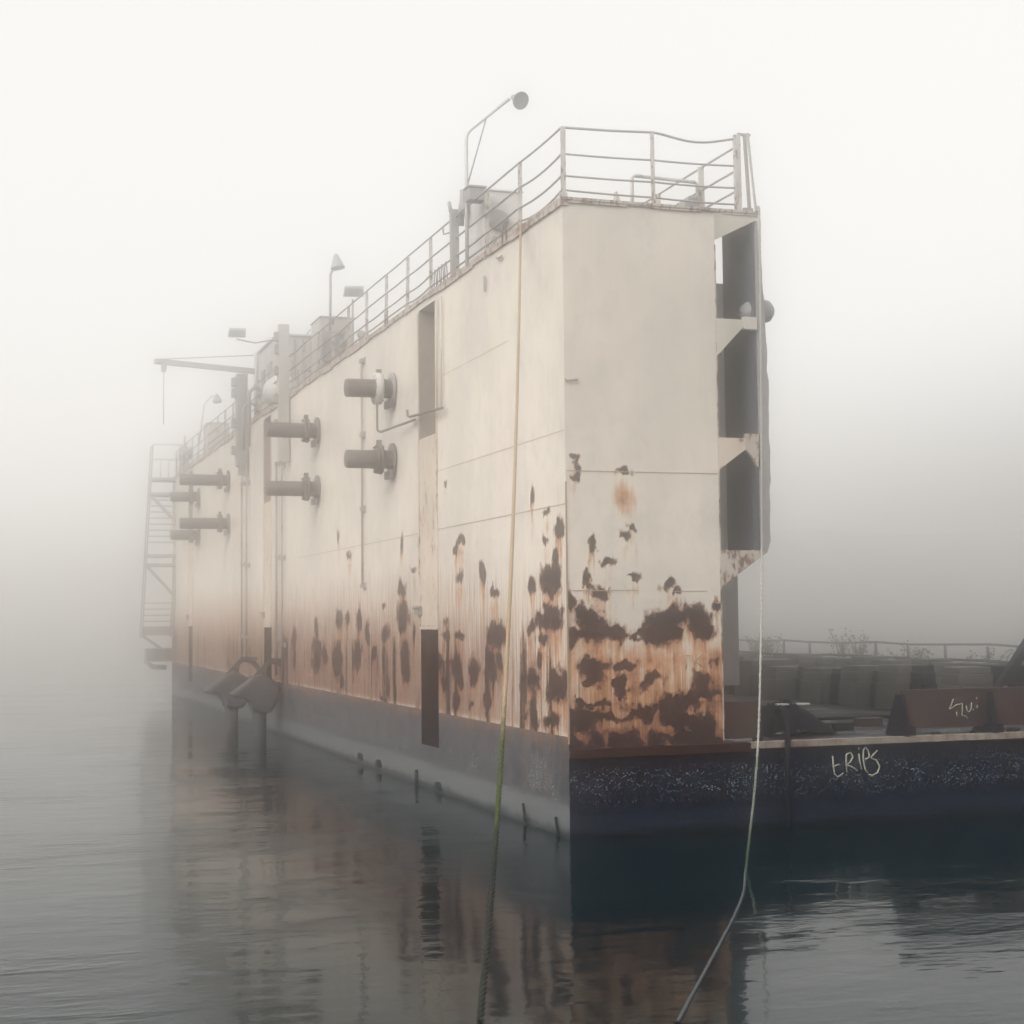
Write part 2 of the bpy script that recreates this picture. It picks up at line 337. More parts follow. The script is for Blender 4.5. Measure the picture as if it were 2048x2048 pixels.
SIDE_BLOBS = [(0.36,5.21,0.22,0.14),(0.36,5.32,0.14,0.14),(1.01,5.04,0.17,0.07),(1.0,5.54,0.17,0.06),(0.82,4.39,0.44,0.18),(0.83,4.21,0.4,0.12),(0.55,4.73,0.16,0.12),(1.8,4.29,0.15,0.15),(0.76,3.8,0.53,0.1),(0.51,3.6,0.31,0.14),(1.11,3.69,0.36,0.15),(1.21,3.33,0.28,0.09),(1.87,3.57,0.18,0.09),(2.42,2.59,0.15,0.15),(1.77,2.58,0.33,0.18),(1.48,2.92,0.12,0.15),(0.54,2.59,0.31,0.22),(0.89,2.38,0.23,0.09),(1.79,1.95,0.24,0.18),(0.82,1.98,0.4,0.12),(0.17,2.55,0.17,0.23),(1.75,5.95,0.07,0.12),(2.25,1.9,0.12,0.09),(3.97,3.4,0.54,0.19),(4.28,3.46,0.22,0.1),(7.45,3.7,0.16,0.05),(7.4,3.38,0.29,0.08),(6.46,3.37,0.32,0.06),(7.87,2.69,0.25,0.18),(7.62,2.34,0.24,0.14),(6.66,2.72,0.36,0.21),(6.48,2.52,0.31,0.17),(6.62,2.0,0.26,0.19),(5.35,2.72,0.3,0.23),(5.36,2.45,0.22,0.13),(4.3,2.85,0.28,0.19),(4.31,2.62,0.33,0.16),(3.71,2.92,0.2,0.19),(5.61,1.93,0.17,0.07),(4.54,2.06,0.23,0.16),(10.99,3.79,0.45,0.27),(11.08,3.47,0.24,0.1),(10.86,2.78,0.29,0.31),(10.79,2.47,0.29,0.19),(10.56,2.51,0.19,0.23),(12.7,3.35,0.35,0.2),(12.86,4.08,0.15,0.08),(15.49,3.72,0.28,0.26),(15.7,2.76,0.4,0.35),(14.56,3.34,0.19,0.26),(13.84,2.84,0.26,0.17),(17.93,3.68,0.44,0.23),(18.17,2.58,0.49,0.41),(17.64,2.04,0.31,0.14),(20.91,2.86,0.62,0.29),(21.04,2.42,0.62,0.24),(19.84,2.68,0.33,0.19),(21.02,3.44,0.25,0.2),(24.49,3.17,0.29,0.26),(24.41,2.44,0.23,0.26),(16.88,3.73,0.26,0.18),(12.48,2.14,0.18,0.2),(11.82,2.04,0.17,0.16),(12.99,1.79,0.32,0.07),(10.01,3.36,0.13,0.23),(11.06,4.36,0.32,0.18),(11.11,5.42,0.1,0.16),(16.65,5.41,0.25,0.09),(18.0,5.97,0.12,0.19),(10.05,4.8,0.19,0.04),(9.46,5.27,0.13,0.23),(6.28,5.31,0.23,0.1),(6.59,5.11,0.16,0.09),(6.36,4.51,0.23,0.1),(4.79,4.64,0.17,0.17),(7.37,6.58,0.11,0.04),(1.76,5.91,0.06,0.15),(4.04,4.16,0.28,0.08)]

M = dict(
    wall=mat_wall(), side=mat_hull_side(), end=mat_hull_end(), deck=mat_deck(), water=mat_water(),
    cream=mat_paint('cream_steel', (.58,.54,.48), rust=.25), white=mat_paint('white_steel', (.66,.65,.63), rust=.2, grime=.15),
    rail=mat_paint('grey_rail_paint', (.30,.28,.27), rust=.35), post=mat_paint('pale_post_paint', (.52,.50,.47), rust=.5, sc=3),
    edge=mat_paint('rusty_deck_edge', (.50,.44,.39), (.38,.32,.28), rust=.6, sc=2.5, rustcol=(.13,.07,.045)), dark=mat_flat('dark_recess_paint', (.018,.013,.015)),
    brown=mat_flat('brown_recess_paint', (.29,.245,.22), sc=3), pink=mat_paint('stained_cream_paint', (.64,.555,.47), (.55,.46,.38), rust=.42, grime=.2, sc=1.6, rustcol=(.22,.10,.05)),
    rust=mat_paint('rust_red_plate', (.045,.017,.013), (.020,.011,.013), rust=.35, sc=3, rustcol=(.09,.035,.02)), rustdark=mat_flat('dark_wet_rust', (.034,.016,.014), .8, .5, 9, .6), faint=mat_flat('faded_marker', (.50,.37,.27), .9, .2, 20), pipe=mat_flat('dark_pipe_paint', (.13,.112,.103), sc=8),
    black=mat_flat('tarry_black', (.010,.011,.018), .8, .4, 4, .8), timber=mat_flat('wet_dark_timber', (.008,.008,.012), .85, .5, 5, .8),
    concrete=mat_flat('mossy_concrete', (.085,.082,.078), .9, .7, 2.6, .9), seam=mat_flat('rusty_weld_seam', (.36,.27,.20)),
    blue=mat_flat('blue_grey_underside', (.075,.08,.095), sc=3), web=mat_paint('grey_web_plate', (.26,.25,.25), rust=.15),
    grey=mat_flat('grey_machinery_paint', (.30,.29,.285)), fardark=mat_flat('dark_railing_paint', (.05,.05,.055)), dol=mat_flat('worn_dolphin_steel', (.085,.083,.088), .85, .5, 6, .8), ghost=mat_flat('fog_faded_steel', (.30,.29,.28)), house=mat_paint('deckhouse_paint', (.52,.50,.475), rust=.25), lens=mat_flat('lamp_glass', (.10,.10,.10), .3),  # ghost: fog fade put into the colour of far stairs, jib and winch
    kerb=mat_paint('worn_kerb_edge', (.34,.30,.25), (.20,.17,.15), rust=.5, sc=4), weed=mat_flat('dry_weeds', (.10,.095,.06), .9, .4, 9),
    chalk=mat_flat('chalk_paint_marks', (.42,.43,.36), .9, .2, 20), galv=mat_flat('galvanised_steel', (.26,.26,.27), .5),
    rope=mat_rope('tan_rope', (.40,.29,.18), (.045,.065,.008), (.007,.011,.005), 2.75, 2.0), rope2=mat_rope('pale_rope', (.42,.41,.38), (.20,.21,.18), (.05,.07,.04), 1.5, .5),
    floatrope=mat_rope('wet_grey_rope', (.085,.10,.11)), puddle=None)
t = NT('puddle_water'); t.b.inputs['IOR'].default_value = 1.33; M['puddle'] = t.fin((.26,.28,.32), .04)  # pale base colour stands in for bright fog reflected in the puddles

ZT, ZP, ZD, W, LEN, PW = 10.85, 1.69, 1.475, 2.86, 57.0, 24.0

# ------------------------------------------------------------------ water and haze
mb = MB(); mb.add([(-230,-70,0),(230,-70,0),(230,330,0),(-230,330,0)], [(0,1,2,3)])
tag(mb.build('water', M['water']), kind='structure')
mb = MB(); mb.box(-240, 240, -80, 340, -1.0, 15.2)
hz = mb.build('haze', M['dark']); tag(hz, kind='stuff')
hm = bpy.data.materials.new('haze_air'); hm.use_nodes = True; hn = hm.node_tree; hn.nodes.clear()
ho = hn.nodes.new('ShaderNodeOutputMaterial'); hv = hn.nodes.new('ShaderNodeVolumePrincipled')
hv.inputs['Color'].default_value = HAZE_C; hv.inputs['Density'].default_value = HAZE_D; hv.inputs['Anisotropy'].default_value = HAZE_G
hn.links.new(hv.outputs[0], ho.inputs['Volume']); hz.data.materials.clear(); hz.data.materials.append(hm)

mb = MB(); N_ = 60; vs = []
for i in range(N_+1):
    x = 52+185*i/N_; h = 12.7+.25*math.sin(i*.9)+.2*random.random()
    vs += [(x,120,-.5),(x,124,h*.6),(x,131,h),(x,150,h+.2),(x,175,-.5)]
mb.add(vs, [(i*5+j, (i+1)*5+j, (i+1)*5+j+1, i*5+j+1) for i in range(N_) for j in range(4)], True)
tag(mb.build('hill', mat_flat('pale_shore_rock', (.30,.30,.30), .9, .1, .05)), kind='structure')

# ------------------------------------------------------------------ floating dock
dock = thing('floating_dock', (0, 0, 0), 'floating dry dock with a tall rust-streaked cream wall on a low dark pontoon', 'floating dock')

def vnoise(U, Z, su, sz, seed, octs=4):
    """smooth value noise, periodic lattice of 256"""
    tot = np.zeros(U.shape); amp = 1.0; norm = 0
    for o_ in range(octs):
        lat = np.random.RandomState(seed+o_).rand(256, 256)
        x = U*su*2**o_+17.3*o_; y = Z*sz*2**o_+5.1*o_
        xi = np.floor(x).astype(int); yi = np.floor(y).astype(int); fx = x-xi; fy = y-yi
        fx = fx*fx*(3-2*fx); fy = fy*fy*(3-2*fy)
        g = lambda a, b_: lat[(xi+a) % 256, (yi+b_) % 256]
        tot += amp*((g(0,0)*(1-fx)+g(1,0)*fx)*(1-fy)+(g(0,1)*(1-fx)+g(1,1)*fx)*fy); norm += amp; amp *= .55
    return tot/norm*2-1

def wear_field(us, zs, blobs, side):
    U, Z = np.meshgrid(us, zs, indexing='ij')
    k = 1.0 if not side else .8
    Uw = U+.13*vnoise(U, Z, 3.2, 2.6, 3)+.09*vnoise(U, Z, 13, 9, 9); Zw = Z+.17*vnoise(U, Z, 3.0*k, 2.2, 21)+.09*vnoise(U, Z, 14, 10, 33)
    scab = np.full(U.shape, -1.0); bleed = np.zeros(U.shape)
    for (u, z, ru, rz) in blobs:
        ru = max(ru, .06); rz = max(rz, .06)
        d = np.sqrt(((Uw-u)/ru)**2+((Zw-z)/rz)**2)
        # small marks lose less of their size to the ragged edge
        scab = np.maximum(scab, (1.38-d)*min(1, .45+2.4*min(ru, rz)+.2))
        Ls = .6+2.6*rz+1.4*min(ru, .3)
        dz = (z-Z)/Ls; hor = np.exp(-((Uw-u)/(ru*1.35))**2)
        ver = np.where(dz > -1.5*rz/Ls, np.clip(1-dz, 0, 1), 0)*np.clip((dz+1.5*rz/Ls)*3, 0, 1)
        bleed = np.maximum(bleed, hor*ver*min(1.05, .55+1.3*ru+rz))
    rr = np.random.RandomState(5)
    for (u, z, ru, rz) in blobs:
        if rz < .09: continue
        for _ in range(3):
            uu = u+rr.uniform(-.8, .8)*ru; L_ = rr.uniform(.35, 1.5)*(.5+2*rz); wd = (.045 if side else .022)*rr.uniform(.7, 1.5)
            dz = (z-Z)/L_
            bleed = np.maximum(bleed, rr.uniform(.75, 1.1)*np.exp(-((Uw*.3+U*.7-uu)/wd)**2)*np.clip(1-dz, 0, 1)**.6*(dz > -.1))
    n = vnoise(U, Z, 5, 3.0, 51, 4); run = vnoise(U, Z, 6 if side else 9, .35, 77, 3)
    scab = scab+.55*n
    if side:
        for (u, z, ru, L_) in RUNS:
            bleed = np.maximum(bleed, (.34+.3*run)*np.exp(-((U-u)/ru)**2)*np.clip((z-Z+.1)*8, 0, 1)*np.clip(1-(z-Z)/L_, 0, 1))
        zone = np.clip((5.5-Z)/2.8, 0, 1)*np.clip(.45+U/12, 0, 1)*np.clip((Z-1.6)/.2, 0, 1)
        bleed = np.maximum(bleed, np.clip((4.4-Z)/2.0, 0, 1)*np.clip(.42+.85*run, 0, 1))
        bleed = np.maximum(bleed, .5*np.exp(-((U-8.75)/.78)**8)*np.clip((7.7-Z)/.3, 0, 1)*np.clip((Z-3.5)/1, .0, 1))
        scab = np.maximum(scab, run*2.0-.40-1.2*np.clip((Z-2.7)/1.7, 0, 4)+.35*n)
    else:
        zone = np.clip((3.4-Z)/2.0, 0, 1)*.8
        bleed = np.maximum(bleed, np.clip((3.45-Z)/.5, 0, 1)*(.80+.35*run+.25*vnoise(U, Z, 1.5, 1.2, 91)))
        bleed = np.maximum(bleed, np.clip((2.15-Z)/.45, 0, 1)*1.2)
        scab = np.maximum(scab, np.clip((1.66-Z)/.2, -1, .4)+.8*n-.1)
        scab = np.maximum(scab, np.where(Z < 2.25, 1.1*n+.02, -1))
        bleed = np.maximum(bleed, .75*np.exp(-((U-1.05)/.3)**2-((Z-5.75)/.35)**2))
    bleed = bleed+.15*n*np.clip(bleed*4, 0, 1)
    bleed = np.clip(bleed, 0, 1.3)/1.3
    return np.clip(scab*.5+.5, 0, 1), bleed, zone

def grid_face(us, zs, blobs, axis, side, holes=()):
    """flat plate on a grid with a wear attribute and rectangular openings"""
    a, b, c = wear_field(np.array(us), np.array(zs), blobs, side)
    nu, nz = len(us), len(zs)
    vs = [((0.0, u, z) if axis == 0 else (u, 0.0, z)) for u in us for z in zs]
    fs = []
    for i in range(nu-1):
        for j in range(nz-1):
            cu, cz = (us[i]+us[i+1])/2, (zs[j]+zs[j+1])/2
            if any(h[0] < cu < h[1] and h[2] < cz < h[3] for h in holes): continue
            q = (i*nz+j, (i+1)*nz+j, (i+1)*nz+j+1, i*nz+j+1)
            fs.append(q if axis == 1 else q[::-1])
    return vs, fs, np.stack([a.ravel(), b.ravel(), c.ravel(), np.ones(a.size)], 1)

def plate(name, us, zs, blobs, axis, side, holes=()):
    vs, fs, colr = grid_face(us, zs, blobs, axis, side, holes)
    me = bpy.data.meshes.new(name); me.from_pydata(vs, [], fs)
    at = me.color_attributes.new('wear', 'FLOAT_COLOR', 'POINT'); at.data.foreach_set('color', colr.astype(np.float32).ravel())
    me.materials.append(M['wall']); o = bpy.data.objects.new(name, me); col.objects.link(o); o.parent = dock
    return o

def steps(a, b, d): n = max(1, int(round((b-a)/d))); return [a+(b-a)*i/n for i in range(n+1)]
def uniq(l):
    l = sorted(l); r = [l[0]]
    for x in l[1:]:
        if x-r[-1] > 1e-4: r.append(x)
    return r
RUNS = [(11.8,8.7,.22,.6),(11.8,7.0,.22,1.1),(20.7,8.7,.22,.7),(20.7,7.0,.22,1.2),(38,8.7,.22,.6),(38,7.0,.22,1.0),(46.8,8.7,.2,.5),(46.8,7.0,.2,.8),(14.82,8.3,.1,.4),(14.82,6.4,.1,.5),(14.82,4.4,.12,.9),(27,5.6,.2,.7),(34,5.6,.2,.7),(29.2,7.6,.7,.6),(7.6,8.1,.12,.5),(10.0,8.2,.1,.8),(3.0,10.75,.5,.5),(12.5,10.75,.6,.45),(18.0,10.75,.5,.5),(5.2,10.75,.3,.7),(9.0,5.8,.7,1.2)]
BAYS = [8.0, 28.5, 49.0]       # vertical recesses, 1.42 m wide
ys = steps(0, 8, .045)+steps(8, 9.42, .071)+steps(9.42, 16, .07)+steps(16, 28.5, .12)+steps(28.5, 29.92, .2)+steps(29.92, 49, .3)+steps(49, 50.42, .3)+steps(50.42, LEN, .3)
zs = steps(ZP, 3.46, .05)+steps(3.46, 5.6, .055)+steps(5.6, 7.72, .1)+steps(7.72, 10.65, .15)+[ZT]
holes = [(b, b+1.42, 7.72, 10.65) for b in BAYS]+[(b, b+1.42, ZP-.01, 3.46) for b in BAYS]
plate('outer_wall_plate', uniq(ys), uniq(zs), SIDE_BLOBS, 0, True, holes)
plate('end_wall_plate', steps(0, W, .026), uniq(steps(ZD, 6.5, .028)+steps(6.5, ZT, .2)), END_BLOBS, 1, False)
# box behind the plates: inner side, far end, inner skin
mb = MB(); mb.add([(W,0,ZD),(W,LEN,ZD),(W,LEN,ZT),(W,0,ZT)], [(0,1,2,3)])
mb.add([(0,LEN,ZD),(0,LEN,ZT),(W,LEN,ZT),(W,LEN,ZD)], [(0,1,2,3)])
mb.build('inner_wall_plate', M['cream'], dock)
mb = MB(); mb.box(-.05, W+.86, -.05, .0-.002, ZT, ZT+.045); mb.box(-.05, -.002, -.002, LEN, ZT, ZT+.045); mb.box(.0, W+.86, 0, LEN, ZT, ZT+.04)
mb.build('top_deck', M['edge'], dock)
# drooping rusty lip below the top deck edge
mb = MB(); y = 0
while y < LEN:
    l = random.uniform(.5, 1.4); mb.box(-.045, -.004, y, min(y+l, LEN), ZT-random.uniform(.05, .12), ZT-.002); y += l
mb.build('deck_edge_lip', M['edge'], dock)
mb = MB(); x = 0
while x < W+.8:
    l = random.uniform(.12, .5); mb.box(x, min(x+l, W+.84), -.035, -.004, ZT-random.uniform(.015, .05), ZT-.002); x += l
mb.build('deck_edge_lip', M['edge'], dock)
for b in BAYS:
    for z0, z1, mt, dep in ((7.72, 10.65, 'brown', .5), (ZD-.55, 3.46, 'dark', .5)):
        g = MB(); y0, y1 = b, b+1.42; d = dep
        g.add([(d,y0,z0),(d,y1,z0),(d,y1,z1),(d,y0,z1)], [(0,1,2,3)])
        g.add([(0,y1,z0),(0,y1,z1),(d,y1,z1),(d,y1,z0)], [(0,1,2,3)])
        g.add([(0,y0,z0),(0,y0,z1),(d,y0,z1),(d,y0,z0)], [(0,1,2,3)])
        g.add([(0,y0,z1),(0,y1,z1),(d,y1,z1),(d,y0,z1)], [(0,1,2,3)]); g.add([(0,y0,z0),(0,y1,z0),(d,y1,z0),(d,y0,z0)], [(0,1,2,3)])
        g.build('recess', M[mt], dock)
    g = MB()
    for y in (b-.03, b+1.45): g.box(-.03, .0-.003, y-.03, y+.03, 3.5, 10.6)
    g.box(-.03, -.003, b, b+1.42, 3.47, 3.53)
    g.build('recess_frame', M['pink'], dock)
    g = MB(); g.box(-.012, -.003, b+.01, b+1.41, 5.9, 7.70); g.box(-.008, -.0025, b+.01, b+1.41, 3.55, 5.9)
    g.build('cover_plate', M['pink'], dock)
    g = MB(); g.box(-.10, -.003, b+1.25, b+1.65, 3.78, 3.98); g.box(-.14, -.10, b+1.2, b+1.7, 3.93, 3.99); g.build('cleat', M['grey'], dock, .01)
# weld seams, straight raised beads
for q in ((-.007,-.003,.02,8,5.61,5.63), (-.007,-.003,9.5,24,5.605,5.62), (-.005,-.003,.02,8,6.875,6.887), (-.005,-.003,3,7.5,8.9,8.908), (.02,W-.02,-.007,-.003,6.175,6.19), (.02,1.3,-.007,-.003,4.14,4.155), (1.95,2.6,-.007,-.003,4.12,4.135)):
    mb = MB(); mb.box(*q); mb.build('weld_seam', M['seam'], dock)
mb = MB(); mb.box(-.015, .015, -.015, .0, ZD+.1, 6.0); mb.build('corner_bead', M['seam'], dock)
mb = MB(); mb.box(W-.01, W+.014, -.012, .02, ZD+.06, ZT-.6); mb.build('corner_bead', M['edge'], dock)
mb = MB(); mb.tube([(.0,-.02,7.75),(.03,-.05,7.72),(.22,-.05,7.74)], .018, 6); mb.build('hook', M['seam'], dock)

# pontoon
mb = MB(); mb.add([(0,0,-1),(0,LEN,-1),(0,LEN,ZP),(0,0,ZP)], [(0,1,2,3)])
mb.add([(0,LEN,-1),(PW,LEN,-1),(PW,LEN,ZD),(0,LEN,ZD)], [(0,1,2,3)])
ps = mb
# openings at the water-side bays are cut by building the side in strips
mb = MB(); last = 0
for b in BAYS:
    mb.add([(0,last,-1),(0,b,-1),(0,b,ZP),(0,last,ZP)], [(0,1,2,3)])
    mb.add([(0,b,-1),(0,b+1.42,-1),(0,b+1.42,ZD-.55),(0,b,ZD-.55)], [(0,1,2,3)]); last = b+1.42
mb.add([(0,last,-1),(0,LEN,-1),(0,LEN,ZP),(0,last,ZP)], [(0,1,2,3)])
mb.add([(0,LEN,-1),(PW,LEN,-1),(PW,LEN,ZD),(0,LEN,ZD)], [(0,1,2,3)])
mb.build('pontoon_side', M['side'], dock)
mb = MB(); mb.add([(0,0,-1),(PW,0,-1),(PW,0,ZD-.09),(0,0,ZD-.09)], [(0,1,2,3)]); mb.add([(PW,0,-1),(PW,LEN,-1),(PW,LEN,ZD),(PW,0,ZD)], [(0,1,2,3)])
mb.build('pontoon_end', M['end'], dock)
mb = MB(); mb.add([(W+.001,0,ZD),(PW,0,ZD),(PW,LEN,ZD),(W+.001,LEN,ZD)], [(0,1,2,3)]); mb.build('pontoon_deck', M['deck'], dock)
mb = MB(); mb.box(3.35, PW, -.09, .06, ZD-.09, ZD+.03); mb.build('kerb', M['kerb'], dock, .01)
mb = MB(); mb.box(0.0, 3.35, -.08, -.003, ZD-.14, ZD+.02); mb.build('kerb', M['rustdark'], dock, .01)

# inner walkway brackets on the end of the wing wall
def pr(poly, y0, y1, name, mat): g = MB(); g.prism(poly, 1, y0, y1); return g.build(name, M[mat], dock)
pr([(W,ZT-.002),(3.70,ZT-.002),(3.72,ZT-.09),(W,10.33)], -.02, .02, 'bracket_plate', 'cream')
pr([(W,8.93),(3.38,8.93),(3.38,8.80),(W,8.26)], -.02, .02, 'bracket_plate', 'cream')
pr([(3.38,8.98),(3.64,8.98),(3.64,8.76),(3.38,8.76)], -.06, .06, 'bracket_head', 'cream')
pr([(W,6.82),(3.36,6.82),(3.4,6.74),(3.38,6.62),(W,6.25)], -.02, .02, 'bracket_plate', 'pink')
pr([(3.38,6.9),(3.64,6.9),(3.62,6.3),(3.5,6.5),(3.38,6.62)], -.04, .04, 'bracket_head', 'edge')
pr([(W,4.84),(3.62,4.84),(3.80,4.90),(3.76,4.80),(W,4.20)], -.02, .02, 'bracket_plate', 'edge')
for z in (8.9, 6.78, 4.80):
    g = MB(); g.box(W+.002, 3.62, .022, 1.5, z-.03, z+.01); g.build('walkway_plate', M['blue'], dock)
# outer plate of the brackets, running back from the end, and its rubbing timber
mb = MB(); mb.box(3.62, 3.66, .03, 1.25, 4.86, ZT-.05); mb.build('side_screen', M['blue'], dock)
mb = MB(); outl = []
zz_ = steps(4.84, ZT-.12, .18)
left = [(3.665, z) for z in zz_]
right = [(3.70+.13*min(1, (ZT-z)/2.2)+random.uniform(-.012, .012)+(.02 if 6 < z < 8 else 0), z) for z in reversed(zz_)]
right[-1] = (3.76, 4.80); right[-2] = (3.83, 5.0)
mb.prism(left+right, 1, -.03, .28); mb.build('rubbing_timber', M['grey'], dock)
mb = MB(); mb.box(W+.002, 3.93, 1.5, 1.56, 2.42, 9.9); mb.build('web_plate', M['web'], dock)
mb = MB(); mb.bar((W+.1,1.45,9.2), (3.6,1.45,8.5), .05, .14); mb.build('brace', M['blue'], dock)

# ------------------------------------------------------------------ things fixed to the outer wall
def outlet(y, z, l, r, light, label):
    o = thing('outlet_pipe', (0, y, z), label, 'pipe', 'overboard pipes sticking out of the wing wall')
    g = MB(); g.lathe((0,y,z), (-1,0,0), [(.0,r*.96),(l-.04,r*.96),(l,r*.86),(l,0)], 24); g.build('barrel', M['pipe'], o)
    g = MB(); g.lathe((0,y,z), (-1,0,0), [(.02,0),(.02,r*1.75),(.07,r*1.75),(.07,r*.9)], 24); g.build('wall_flange', M['grey'] if light else M['pipe'], o)
    g = MB(); g.lathe((0,y,z), (-1,0,0), [(.30,r*.9),(.30,r*1.55),(.36,r*1.55),(.36,r*.9)], 24); g.lathe((0,y,z), (-1,0,0), [(.38,r*.9),(.38,r*1.5),(.44,r*1.5),(.44,r*.9)], 24)
    f = g.build('joint_flange', M['pipe'], o)
    for k in range(10):
        a = 2*math.pi*k/10; g = MB(); g.bar((-.26, y+math.cos(a)*r*1.35, z+math.sin(a)*r*1.35), (-.48, y+math.cos(a)*r*1.35, z+math.sin(a)*r*1.35), .035); g.build('bolt', M['pipe'], f)
    g = MB(); g.box(-.42, -.30, y-.05, y+.05, z+r*1.4, z+r*1.4+.14); g.build('lug', M['pipe'], o); g = MB(); g.box(-.16, -.09, y-.3, y+.3, z-r*2.0, z-r*1.2); g.build('saddle', M['pipe'], o)
    return o
PN = ['nearest pair to the end wall', 'second pair from the near end', 'third pair from the near end', 'farthest pair beside the stair tower']
for (y, l), nm in zip(((11.8, 1.17), (20.7, 1.51), (38.0, 1.91), (46.8, 1.27)), PN):
    for z, k in ((9.2, 'upper'), (7.5, 'lower')):
        if y == 11.8 and k == 'upper':
            lb = 'upper dark stub pipe of the nearest pair, a pale band round its flange'
        else: lb = '%s dark stub pipe of the %s' % (k, nm)
        o = outlet(y, z, l, .23, y == 11.8 and k == 'upper', lb)
        if y == 11.8 and k == 'upper':
            g = MB(); g.lathe((-.37,y,z), (-1,0,0), [(-.06,.24),(-.06,.385),(.10,.385),(.10,.24)], 24); g.build('pale_band', M['white'], o)
            g = MB(); g.tube([(-.40,y,z-.34),(-.40,y,z-.95),(-.38,y,z-1.02),(-.34,y-.12,z-1.05),(-.10,y-2.35,z-1.02)], .028, 8); g.build('drain_line', M['pipe'], o)

def wall_pipe(y, z0, z1, clips, label, r=.03, dx=.07, name='wall_pipe'):
    o = thing(name, (-dx, y, z0), label, 'pipe', 'thin pipes clipped to the outer wall')
    g = MB(); g.tube([(-dx,y,z0),(-dx,y,z1)], r, 8); g.build('tube', M['rail'], o)
    for c in clips:
        g = MB(); g.box(-dx-.05, -.003, y-.09, y+.09, c-.05, c+.05); g.box(-.02, -.003, y-.16, y+.16, c-.09, c+.09); g.build('clip', M['grey'], o)
    return o
wall_pipe(14.82, 4.5, 10.4, (10.35, 8.43, 6.52, 4.55), 'thin vertical pipe behind the nearest pair of stub pipes')
wall_pipe(26.9, 1.9, 8.9, (8.81, 5.77, 3.05), 'vertical pipe with block clips running down under the guide post', .04, .12)
wall_pipe(26.0, 1.75, 8.6, (8.7, 5.7, 2.9), 'vertical line just in front of the one under the guide post', .03, .1)
wall_pipe(34.1, 2.2, 9.4, (8.76, 5.76, 3.12), 'vertical pipe farther off, under the dark guide post', .035, .12)
wall_pipe(33.0, 2.2, 9.4, (8.7, 5.7, 3.1), 'vertical line next to the pipe under the dark guide post', .035, .12)
o = thing('ladder_rail', (-.06, 7.5, 8.2), 'pale pair of thin rods beside the first dark recess with a dark hooked bar across', 'pipe')
g = MB(); g.tube([(-.06,7.4,8.2),(-.06,7.4,10.6)], .022, 6); g.build('rod', M['cream'], o)
g = MB(); g.tube([(-.06,7.75,8.2),(-.06,7.75,10.6)], .022, 6); g.build('rod', M['cream'], o)
g = MB(); g.tube([(-.14,7.05,8.14),(-.14,9.75,8.28),(-.14,9.93,8.32),(-.14,9.98,8.46)], .03, 8); g.build('hooked_bar', M['pipe'], o)
o = thing('guide_post', (-.2, 25.2, 8.8), 'tall pale square post standing up past the railing by the deckhouse', 'post', 'tall posts on the outer wall edge')
g = MB(); g.box(-.38, -.04, 25.0, 25.3, 8.7, 13.1); g.build('shaft', M['house'], o, .01)
for z in (9.9, 10.7, 11.6, 12.3, 12.7):
    g = MB(); g.box(-.50, -.38, 25.02, 25.28, z-.12, z+.15); g.build('bracket', M['grey'], o)
o = thing('guide_post', (-.2, 33.3, 9.4), 'dark square post farther along the wall edge, past the deckhouse', 'post', 'tall posts on the outer wall edge')
g = MB(); g.box(-.46, -.06, 33.1, 33.5, 9.3, 12.7); g.box(-.36, -.12, 33.15, 33.45, 9.0, 9.3); g.build('shaft', M['grey'], o, .01)
for z in (9.9, 10.9, 12.0, 12.4):
    g = MB(); g.box(-.62, -.46, 33.15, 33.45, z-.16, z+.16); g.build('bracket', M['grey'], o)
o = thing('gooseneck_pipe', (-.1, 31, 10), 'pair of curved hose pipes hooked over the wall edge below the deckhouse', 'pipe')
for dy, h in ((0, 11.9), (1.2, 11.5)):
    pts = [(-.35,31+dy,9.8)]+[(-.35+.5*(1-math.cos(a))*.5, 31+dy, h-.3+.3*math.sin(a)) for a in np.linspace(0, math.pi, 9)]
    g = MB(); g.tube(pts, .06, 8); g.build('hose', M['grey'], o)
# stern marks: small fittings at the waterline
for y, z, dz in ((.49,.16,.15), (2.21,.20,.16)):
    o = thing('hull_eye', (-.03, y, z), 'small black bar hanging on the hull by the %s' % ('near corner' if y < 1 else 'waterline, left of the corner one'), 'fitting', 'small fittings along the waterline')
    g = MB(); g.bar((-.05,y-.05,z-dz), (-.06,y+.05,z+dz), .04); g.lathe((-.05,y-.05,z-dz+.05), (-1,0,0), [(0,.06),(.03,.06),(.03,.03),(0,.03),(0,.06)], 12); g.build('bar', M['black'], o)
for y, z in ((7.94,.13), (9.75,.12), (13.3,.18), (15.3,.2)):
    o = thing('hull_eye', (-.03, y, z), {7.94:'dark pad eye at the waterline just right of the long dark recess',9.75:'thin dark peg at the waterline under the long dark recess',13.3:'third dark pad eye along the waterline, left of the recess',15.3:'dark pad eye farthest along the waterline'}[y], 'fitting', 'small fittings along the waterline')
    g = MB(); g.prism([(y-.22,z-.08),(y+.22,z-.08),(y+.12,z+.08),(y-.08,z+.07)] if y != 9.75 else [(y-.04,z-.2),(y+.05,z-.2),(y+.03,z+.2),(y-.04,z+.2)], 0, -.07, -.003); g.build('pad', M['black'], o)

